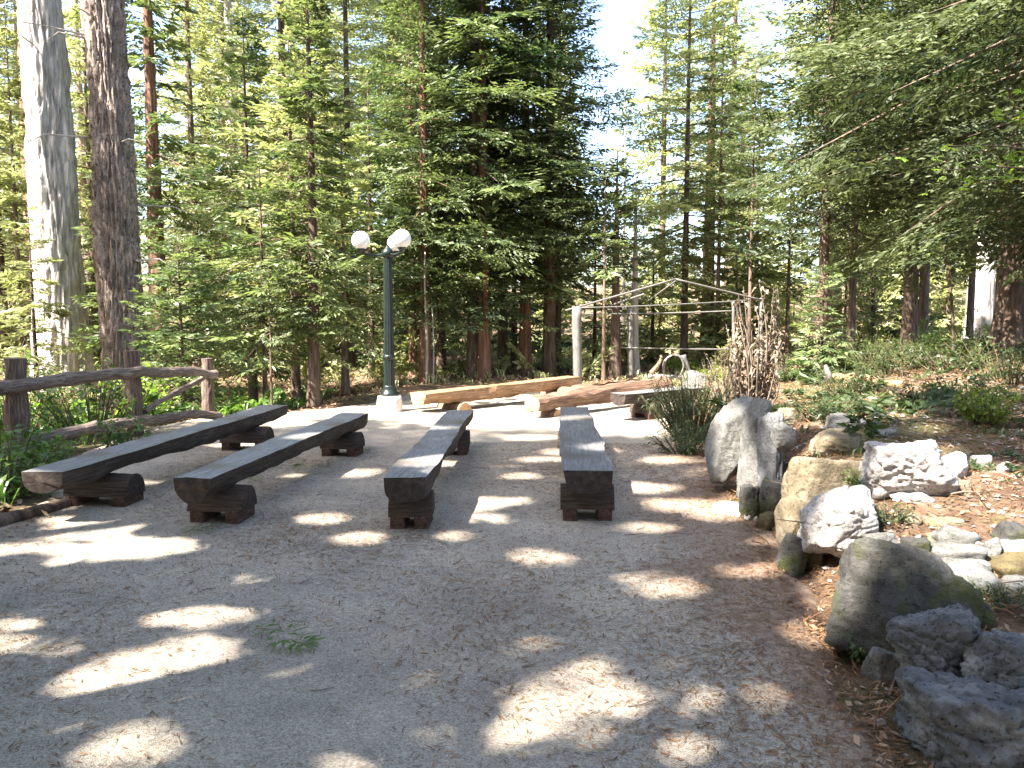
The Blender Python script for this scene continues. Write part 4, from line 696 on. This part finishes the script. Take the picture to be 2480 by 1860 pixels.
# ------------------------------------------------------------------ plants
def leafy(label, px, py, z_or_d, h, r, nst, ls, mat, seed, name='shrub', cat='shrub', byd=False, aspect=.55, lps=14, droop=.3, stemmat='stem', group=None, sx=1.0):
    if byd: x = PX(px, z_or_d); y = z_or_d
    else: q = P(px, py, z_or_d); x, y = q[0], q[1]
    z = Hs(x, y); rg = np.random.default_rng(seed); e = empty(name, (x, y, z), 0, label, cat, group); st = MB(); Q = []; T = []
    for s in range(nst):
        az = rg.uniform(0, 6.28); rr = r * math.sqrt(rg.random()); hh = h * rg.uniform(.55, 1.05) * (1 - .35 * (rr / r) ** 2); tip = np.array([math.cos(az) * rr * sx, math.sin(az) * rr, hh]); b0 = tip * [.35, .35, 0]
        t = np.linspace(0, 1, 6)[:, None]; pts = b0 + (tip - b0) * t + rg.normal(0, .03 * h, 3) * np.sin(t * np.pi); st.tube(pts, np.linspace(.008, .002, 6) * (h + .4), 3, False)
        tb = rg.normal(.45, .15)
        for k in range(lps):
            u = rg.uniform(.15, 1.0); c = pts[0] + (pts[-1] - pts[0]) * u; a = rg.uniform(0, 6.28); d0 = np.array([math.cos(a), math.sin(a), rg.normal(.1, .45)]); d0 /= np.linalg.norm(d0); s_ = np.cross(d0, [0, 0, 1]); s_ /= np.linalg.norm(s_); up = np.cross(s_, d0)
            l = ls * rg.uniform(.6, 1.25); c = c + d0 * l * .3; wd = l * aspect; dr = np.array([0, 0, -droop * l]); ph = rg.normal(0, .5); s2 = s_ * math.cos(ph) + up * math.sin(ph)
            m1 = c + d0 * l * .5 + dr * .2; Q.append([c, m1 + s2 * wd / 2 + up * wd * .12, c + d0 * l + dr, m1]); Q.append([c, m1, c + d0 * l + dr, m1 - s2 * wd / 2 + up * wd * .12]); tv = np.clip(tb + rg.normal(0, .2), 0, 1); T += [tv, tv]
    st.build('stems', M[stemmat], e); Q = np.array(Q); f = link('leaves', quads_mesh('leaves', Q, np.array(T), M[mat]), e); f['kind'] = 'stuff'; e.children[0]['kind'] = 'stuff'
    return e
leafy('bright green broadleaf shrub behind the fence between its first two posts', 215, 1040, 10.6, 1.15, .75, 34, .11, 'broad', 1, byd=True, sx=1.3)
leafy('yellow-green broadleaf shrub behind the second fence post', 345, 1040, 11.8, 1.0, .6, 24, .11, 'maple', 2, byd=True)
leafy('dark green leafy shrub at the left end of the leftmost bench', -10, 1230, 6.9, .75, .55, 34, .10, 'broad', 3, byd=True)
leafy('low leafy shrub under the lower fence rail', 60, 1150, 8.0, .5, .5, 26, .09, 'broad', 4, byd=True)
leafy('leafy shrub behind the first fence post', 20, 950, 11.0, 1.6, .7, 34, .10, 'broad', 5, byd=True)
leafy('green shrub in front of the massive fir trunk', 200, 900, 13.0, 1.6, .8, 34, .10, 'cedar', 6, byd=True)
leafy('small green plant under the middle of the lower fence rail', 280, 1060, 9.2, .45, .4, 18, .09, 'broad', 7, byd=True)
leafy('green drooping bush at the corner of the bank beside the back benches', 1680, 1040, 10.4, 1.0, .72, 130, .07, 'low', 8, byd=True, aspect=.22, lps=26, droop=.5)
leafy('low dark bush in front of the green drooping bush', 1660, 1070, 9.2, .45, .45, 50, .06, 'low', 9, byd=True, aspect=.25, lps=20)
leafy('dead brown shrub with curled leaves behind the upright slabs', 1832, 900, 9.4, 1.7, .42, 38, .07, 'dead', 10, byd=True, lps=26, stemmat='stick', droop=.7, sx=.9)
leafy('bare brown twiggy shrub just left of the dead leafy one', 1770, 900, 10.8, .95, .45, 50, .04, 'dead', 11, byd=True, lps=7, stemmat='stick')
leafy('yellow-green shrub on the bank below the huge dark conifer', 2400, 1060, 6.9, .38, .28, 40, .05, 'lime', 12, byd=True, lps=18)
leafy('small white-flecked green plant behind the yellow-green shrub', 2350, 980, 8.0, .35, .4, 34, .06, 'low', 13, byd=True)
leafy('leafy green shrub above the big white boulder', 2240, 960, 8.4, .35, .45, 34, .07, 'low', 14, byd=True, aspect=.3)
for k, (px, d, h, r, mt, ls, lb) in enumerate([(2050, 9.8, .5, .5, 'low', .06, 'olive ground shrub below the small drooping cedar'), (2150, 11.5, .55, .6, 'low', .07, 'low shrub by the orange fallen log'), (2300, 11.0, .6, .8, 'low', .08, 'wide green ground shrub by the bent sapling foot'), (2450, 9.4, .7, .8, 'low', .08, 'dark green ground shrub below the huge conifer trunk'),
        (2200, 14.5, .5, .9, 'broad', .09, 'bright green patch of plants left of the bent sapling'), (2330, 15, .5, .9, 'broad', .09, 'bright green patch of plants right of the bent sapling'), (1900, 12.6, .5, .5, 'low', .07, 'small shrub left of the drooping cedar'), (2110, 13, .7, .7, 'low', .07, 'olive shrub right of the drooping cedar'),
        (1885, 7.0, .28, .25, 'low', .05, 'small grassy plant between the pale stone and the bank'), (2000, 7.6, .3, .45, 'low', .06, 'olive plant above the tan block'), (2120, 5.3, .16, .22, 'broad', .035, 'small green plant right of the cream boulder'), (2170, 4.75, .14, .18, 'low', .03, 'low green weed behind the mossy slab'), (2200, 3.85, .13, .14, 'low', .03, 'green weed between the mossy slab and the boulders'), (2120, 3.62, .22, .12, 'broad', .035, 'green weed at the foot of the mossy slab'),
        (2470, 3.75, .12, .2, 'low', .03, 'dark green weed below the lowest tan stone'), (1830, 6.4, .2, .13, 'broad', .05, 'small spiky plant at the foot of the upright slabs'), (1450 + 530, 5.15, .1, .08, 'low', .03, 'tiny weed at the foot of the cream boulder'), (1655, 22, .5, .5, 'lime', .1, 'yellow bush at the foot of the airy fir'), (1740, 20, .5, .6, 'lime', .1, 'yellow-green bush below the arbour rail')]):
    leafy(lb, px, 0, d, h, r, 40 if r > .3 else 22, ls, mt, 40 + k, byd=True, aspect=.34, lps=16, name='ground_plant', cat='plant')
# maple bough reaching in from the right, bent sapling
def broad_tree(label, x, y, H, limbs, ls, mat, seed, dia=.08, nleaf=60, name='maple_sapling'):
    z = Hs(x, y); e = empty(name, (x, y, z), 0, label, 'tree'); rg = np.random.default_rng(seed); MB().tube([(0.05 * math.sin(i), 0, H * i / 8 - .1) for i in range(9)], np.linspace(dia / 2, .01, 9), 8).build('trunk', M['bark'], e)
    lm = MB(); Q = []; T = []
    for (dx, dy, zb, zt) in limbs:
        a = np.array([0, 0, zb]); b = np.array([dx, dy, zt]); t = np.linspace(0, 1, 7)[:, None]; p = a + (b - a) * t + np.array([0, 0, .12]) * np.sin(t * np.pi); lm.tube(p, np.linspace(.016, .004, 7), 4, False)
        for k in range(nleaf):
            u = rg.uniform(.25, 1.05); c = a + (b - a) * u + rg.normal(0, .16, 3) * [1, 1, .45]; tb = np.clip(rg.normal(.55, .2), 0, 1); az = rg.uniform(0, 6.28); s = ls * rg.uniform(.6, 1.2)
            nrm = np.array([rg.normal(0, .35), rg.normal(0, .35), 1]); nrm /= np.linalg.norm(nrm); ux = np.cross(nrm, [math.sin(az), math.cos(az), 0]); ux /= np.linalg.norm(ux); uy = np.cross(nrm, ux)
            for ang, l in ((0, 1), (.75, .85), (-.75, .85), (1.6, .5), (-1.6, .5)):
                dv = ux * math.cos(ang) + uy * math.sin(ang); sv = np.cross(nrm, dv); Q.append([c, c + dv * s * .55 + sv * s * .17 - nrm * s * .05, c + dv * s * l - nrm * s * .2, c + dv * s * .55 - sv * s * .17 - nrm * s * .05]); T.append(tb)
    lm.build('limbs', M['bark'], e); f = link('leaves', quads_mesh('leaves', np.array(Q), np.array(T), M[mat]), e); f['kind'] = 'stuff'
broad_tree('maple bough with big yellow-green leaves reaching in from the right', 5.65, 7.4, 3.4, [(-1.7, .1, 2.0, 2.35), (-1.25, -.3, 2.1, 2.6), (-1.5, .5, 1.9, 2.2), (-.9, .2, 2.2, 2.75), (-.7, -.4, 2.3, 2.9)], .10, 'maple', 5, nleaf=26)
bs = empty('bent_sapling', (PX(2310, 12.4), 12.4, Hs(PX(2310, 12.4), 12.4)), 0, 'slender dark bent sapling standing alone on the bank', 'tree'); t = np.linspace(0, 1, 10)
MB().tube(np.stack([-.28 * t ** 2, 0 * t, 2.1 * t - .1], -1), np.linspace(.03, .012, 10), 7).build('trunk', M['bark'], bs)
q, T = get_spray('hi', .5, 0); qq = np.concatenate([q @ np.array([[math.cos(a), math.sin(a), 0], [-math.sin(a), math.cos(a), 0], [0, 0, 1]]) * .5 + [-.28 + .02 * k, 0, 1.95 - .08 * k] for k, a in enumerate((0, 1.4, 2.7, 4.0, 5.2))]); link('crown', quads_mesh('crown', qq, np.tile(T, 5) * .5, M['fir']), bs)
# fallen logs and sticks one can tell apart
def fallen(label, a, b, r, mat, seed, lift=.5):
    p0 = P(*a); p1 = P(*b); t = np.linspace(0, 1, 12)[:, None]; q = p0 + (p1 - p0) * t; q[:, 2] = [Hs(x, y) + r * lift for x, y in q[:, :2]]
    tag(MB().tube(q, np.linspace(r, r * .7, 12), 9, jit=.25, seed=seed).build('fallen_log', M[mat], None), label, 'log')
fallen('sunlit orange fallen log on the bank right of the small stump', (2015, 905, .75), (2185, 925, .75), .075, 'orange_wood', 1)
fallen('dark half-buried log below the orange fallen log', (2060, 945, .6), (2230, 965, .65), .05, 'support', 2)
fallen('thin pale stick above the big white boulder', (2110, 1035, .55), (2210, 960, .7), .015, 'grey_pole', 3, 1.2)
fallen('grey log lying among green plants near the bent sapling', (2200, 838, 1.0), (2310, 842, 1.1), .07, 'bark_pale', 4)
fallen('mossy log along the gravel edge left of the leftmost bench', (-60, 1300, -.02), (190, 1225, -.02), .06, 'bark', 5)
sp = P(2003, 925, .65); tag(MB().tube([(0, 0, -.1), (.02, 0, .12), (-.03, 0, .25)], [.07, .05, .02], 9, jit=.3).build('small_stump', M['grey_pole'], None, True, (sp[0], sp[1], Hs(sp[0], sp[1]))), 'small pale broken stump at the left end of the orange fallen log', 'stump')
# fir sprigs on the gravel
SG = [(680, 1530, 1.0, 'fresh green fir sprig lying alone on the open gravel'), (560, 1268, .8, 'green sprig on the gravel before the second bench from the fence'), (700, 1135, .9, 'green sprig under the middle of the second bench, the left one'), (760, 1115, .9, 'green sprig under the middle of the second bench, the right one'),
      (830, 1085, .7, 'green sprig near the far support of the second bench'), (905, 1085, .7, 'thin green sprig between the second and third benches'), (640, 1155, .6, 'dark sprig behind the near support of the second bench')]
for k, (px, py, s, lb) in enumerate(SG):
    p = P(px, py, .01); q, T = get_spray('hi', .5, k); kk = rng.random(len(q)) < .6; q = q[kk].copy(); T = T[kk]; q = np.concatenate([q, q[::2] * [-.6, .9, 1] + [.5, .2, 0]]); T = np.concatenate([T, T[::2]]); q[..., 2] *= .25; o = link('fir_sprig', quads_mesh('fir_sprig', q * .34 * s, np.clip(T * .4 + .35, 0, 1), M['broad' if k == 0 else 'fir']), None, (p[0] - .12, p[1], .03), (0, 0, rng.uniform(-.6, .6) if k == 0 else rng.uniform(0, 6.28))); tag(o, lb, 'sprig', 'green sprigs on the gravel')
# ------------------------------------------------------------------ litter nobody could count
def scatter(n, fn, xr0, yr0):
    x = rng.uniform(*xr0, n); y = rng.uniform(*yr0, n); k = fn(x, y); return x[k], y[k]
def hz(x, y):
    ing = (x > xl(y) + .1) & (x < xr(y) - .05) & (y < 17.8); return np.where(ing, GZ(x, y), Hraw(x, y))
def flakes(name, x, y, l0, l1, asp, mat, dz=.004, curl=.25, tlt=.35, tl=(0, 1)):
    n = len(x); z = hz(x, y) + dz; a = rng.uniform(0, 2 * np.pi, n); l = rng.uniform(l0, l1, n); wd = l * asp * rng.uniform(.6, 1.3, n)
    d = np.stack([np.cos(a), np.sin(a), rng.normal(0, tlt, n)], -1) * l[:, None]; s = np.stack([-np.sin(a), np.cos(a), rng.normal(0, tlt, n)], -1) * wd[:, None] / 2; c = np.stack([x, y, z + np.abs(d[:, 2]) * .5], -1); up = np.array([0, 0, 1]) * (l * curl)[:, None]
    Q = np.stack([c - d / 2, c + s + up * rng.uniform(-.2, 1, n)[:, None], c + d / 2 + up * .3, c - s], 1); o = link(name, quads_mesh(name, Q, rng.beta(1.6, 2.2, n) * (tl[1] - tl[0]) + tl[0], M[mat])); tag(o, kind='stuff'); return o
def vis(x, y): return np.abs(x) < .68 * y + .3
# needles and twigs on the gravel, denser to the right side
def dens(x, y):
    dr = xr(y) - x; p = np.clip(.30 + .95 * np.exp(-np.clip(dr, 0, 9) / .8) + .35 * fb2(x, y, .7, 3, 51), .03, 1); return (rng.random(len(x)) < p) & vis(x, y) & (x > xl(y)) & (x < xr(y) + .3)
x, y = scatter(190000, dens, (-4.5, 3), (2.4, 10)); flakes('needle_litter', x, y, .02, .06, .10, 'needle', .004, .05, .12)
x, y = scatter(5200, dens, (-4.5, 3), (2.4, 11)); flakes('bark_and_leaf_flakes', x, y, .008, .022, .5, 'litter', .004, .1)
x, y = scatter(90000, lambda x, y: vis(x, y) & (x > xr(y) - .15) & (rng.random(len(x)) < .35 + 1.2 / np.clip(y - 2, 1, 99)), (1.2, 13), (2.5, 19)); flakes('leaf_litter', x, y, .015, .05, .45, 'litter', .008)
x, y = scatter(50000, lambda x, y: vis(x, y) & (x > xr(y) - .15), (1.2, 9), (2.5, 12)); flakes('needle_duff', x, y, .04, .11, .07, 'needle', .012, .05, .25)
x, y = scatter(16000, lambda x, y: vis(x, y) & (x < xl(y) + .3), (-13, -3), (5, 20)); flakes('leaf_litter', x, y, .03, .09, .55, 'litter', .008)
x, y = scatter(26000, lambda x, y: vis(x, y) , (-14, 14), (18, 32)); flakes('leaf_litter', x, y, .06, .16, .5, 'litter', .01)
def pebbles(name, n, xr0, yr0, fn, s0, s1, mat):
    x, y = scatter(n, fn, xr0, yr0); n = len(x); s = s0 + (s1 - s0) * rng.random(n) ** 3; z = hz(x, y) + s * .15
    o6 = np.array([[1, 0, 0], [0, 1, 0], [-1, 0, 0], [0, -1, 0], [0, 0, .6], [0, 0, -.6]]); V = o6[None] * s[:, None, None] * rng.uniform(.6, 1.2, (n, 6, 1)); a = rng.uniform(0, 6.28, n); c_, s_ = np.cos(a)[:, None], np.sin(a)[:, None]
    V = np.stack([V[..., 0] * c_ - V[..., 1] * s_, V[..., 0] * s_ + V[..., 1] * c_, V[..., 2]], -1) + np.stack([x, y, z], -1)[:, None]
    T = np.array([[0, 1, 4], [1, 2, 4], [2, 3, 4], [3, 0, 4], [1, 0, 5], [2, 1, 5], [3, 2, 5], [0, 3, 5]]); F_ = (T[None] + np.arange(n)[:, None, None] * 6).reshape(-1, 3)
    tag(link(name, mesh_np(name, V.reshape(-1, 3), F_, [M[mat]])), kind='stuff')
pebbles('loose_gravel', 22000, (-4.5, 3), (2.4, 9), lambda x, y: vis(x, y) & (x > xl(y)) & (x < xr(y)) & (rng.random(len(x)) < np.clip(3.2 / y, 0, 1) ** 1.4), .002, .008, 'pebble')
pebbles('bank_gravel', 9000, (1.2, 8), (2.5, 11), lambda x, y: vis(x, y) & (x > xr(y)), .006, .03, 'pebble')
sm = MB()
for k in range(420):
    x = rng.uniform(1.4, 10); y = rng.uniform(2.8, 16)
    if x < xr(y) + .05 or abs(x) > .7 * y: continue
    l = rng.uniform(.1, .5); a = rng.uniform(0, 6.28); z = Hs(x, y) + .015; t = rng.normal(0, .12); sm.tube([(x, y, z), (x + l / 2 * math.cos(a), y + l / 2 * math.sin(a), z + .02 + l * t * .5), (x + l * math.cos(a + .2), y + l * math.sin(a + .2), z + .01 + l * t)], [.006, .005, .002], 4, False)
for k in range(60):
    x = rng.uniform(-3, 2); y = rng.uniform(2.8, 9); l = rng.uniform(.05, .16); a = rng.uniform(0, 6.28); z = float(hz(np.array([x]), np.array([y]))[0]) + .006; sm.tube([(x, y, z), (x + l / 2 * math.cos(a), y + l / 2 * math.sin(a), z + .004), (x + l * math.cos(a + .3), y + l * math.sin(a + .3), z)], [.003, .003, .001], 4, False)
tag(sm.build('fallen_twigs', M['stick']), kind='stuff')
def undergrowth(name, n, xr0, yr0, fn, h, mat, blades=9):
    x, y = scatter(n, fn, xr0, yr0); n = len(x); z = hz(x, y); Q = []
    X_ = np.repeat(x, blades) + rng.normal(0, .05, n * blades); Y_ = np.repeat(y, blades) + rng.normal(0, .05, n * blades); Z_ = np.repeat(z, blades); a = rng.uniform(0, 6.28, n * blades); hh = np.repeat(rng.uniform(.5, 1.2, n), blades) * h * rng.uniform(.5, 1.1, n * blades); ln = rng.uniform(.2, .9, n * blades) * hh; wd = .05 * h + .012
    b = np.stack([X_, Y_, Z_ - .01], -1); d = np.stack([np.cos(a) * ln, np.sin(a) * ln, hh], -1); s = np.stack([-np.sin(a), np.cos(a), 0 * a], -1) * wd / 2
    Q = np.stack([b, b + d * [.55, .55, .7] + s, b + d * [1.1, 1.1, .85], b + d * [.55, .55, .7] - s], 1); tag(link(name, quads_mesh(name, Q, np.repeat(rng.beta(2, 2.5, n), blades), M[mat])), kind='stuff')
undergrowth('bank_grass', 500, (2.2, 12), (4.5, 16), lambda x, y: vis(x, y) & (x > xr(y) + .3) & (fb2(x, y, .5, 3, 61) > .15), .13, 'low')
def cover(name, n, xr0, yr0, fn, s0, s1, mat, up=(8, 38), style='lo'):
    x, y = scatter(n, fn, xr0, yr0); z = hz(x, y); Qs = []; Ts = []
    for i in range(len(x)):
        s_ = rng.uniform(s0, s1); q, t = get_spray(style, max(s_, .5), rng.integers(5)); el = math.radians(rng.uniform(*up)); az = rng.uniform(0, 6.28); x1 = q[..., 0] * math.cos(el) - q[..., 2] * math.sin(el); z1 = q[..., 0] * math.sin(el) + q[..., 2] * math.cos(el); y1 = q[..., 1] * .8
        Qs.append(np.stack([x1 * math.cos(az) - y1 * math.sin(az), x1 * math.sin(az) + y1 * math.cos(az), z1], -1) * s_ + [x[i], y[i], z[i]]); Ts.append(np.clip(.3 * t + rng.normal(.25, .15), 0, 1))
    tag(link(name, quads_mesh(name, np.concatenate(Qs), np.concatenate(Ts), M[mat])), kind='stuff')
cover('ground_cover', 620, (2.6, 14), (6.5, 17), lambda x, y: vis(x, y) & (x > xr(y) + .5) & (fb2(x, y, .45, 3, 61) > -.12), .22, .60, 'low', (5, 40), 'mid')
cover('ground_cover', 260, (2.0, 7), (5.2, 8), lambda x, y: vis(x, y) & (x > xr(y) + .3) & (fb2(x, y, .9, 3, 71) > .15), .10, .24, 'low', (5, 40), 'mid')
cover('fern_cover', 450, (-15, -4.2), (6, 19), lambda x, y: vis(x, y) & (x < xl(y) - .2), .25, .7, 'broad', (15, 60))
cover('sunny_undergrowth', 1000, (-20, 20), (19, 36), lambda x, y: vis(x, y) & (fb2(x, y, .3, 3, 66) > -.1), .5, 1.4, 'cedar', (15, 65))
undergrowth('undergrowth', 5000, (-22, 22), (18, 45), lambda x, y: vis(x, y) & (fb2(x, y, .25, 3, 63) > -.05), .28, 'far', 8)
undergrowth('fence_undergrowth', 1300, (-13, -4), (6, 18), lambda x, y: vis(x, y) & (x < xl(y) - .15), .28, 'broad', 9)
print('TRIS', sum(len(m.loops) - 2 * len(m.polygons) for m in bpy.data.meshes))

# ------------------------------------------------------------------ air
hm = bpy.data.materials.new('forest_air'); hm.use_nodes = True; hn = hm.node_tree.nodes; hn.clear(); ho = hn.new('ShaderNodeOutputMaterial'); pv = hn.new('ShaderNodeVolumePrincipled'); pv.inputs['Color'].default_value = (0.93, 0.95, 1.0, 1); pv.inputs['Density'].default_value = HAZE; pv.inputs['Anisotropy'].default_value = 0.3
hm.node_tree.links.new(pv.outputs[0], ho.inputs['Volume'])
if HAZE > 0: hb = MB().box((0, 200, 17), (1100, 900, 50)).build('haze', hm, None, False); tag(hb, kind='stuff')
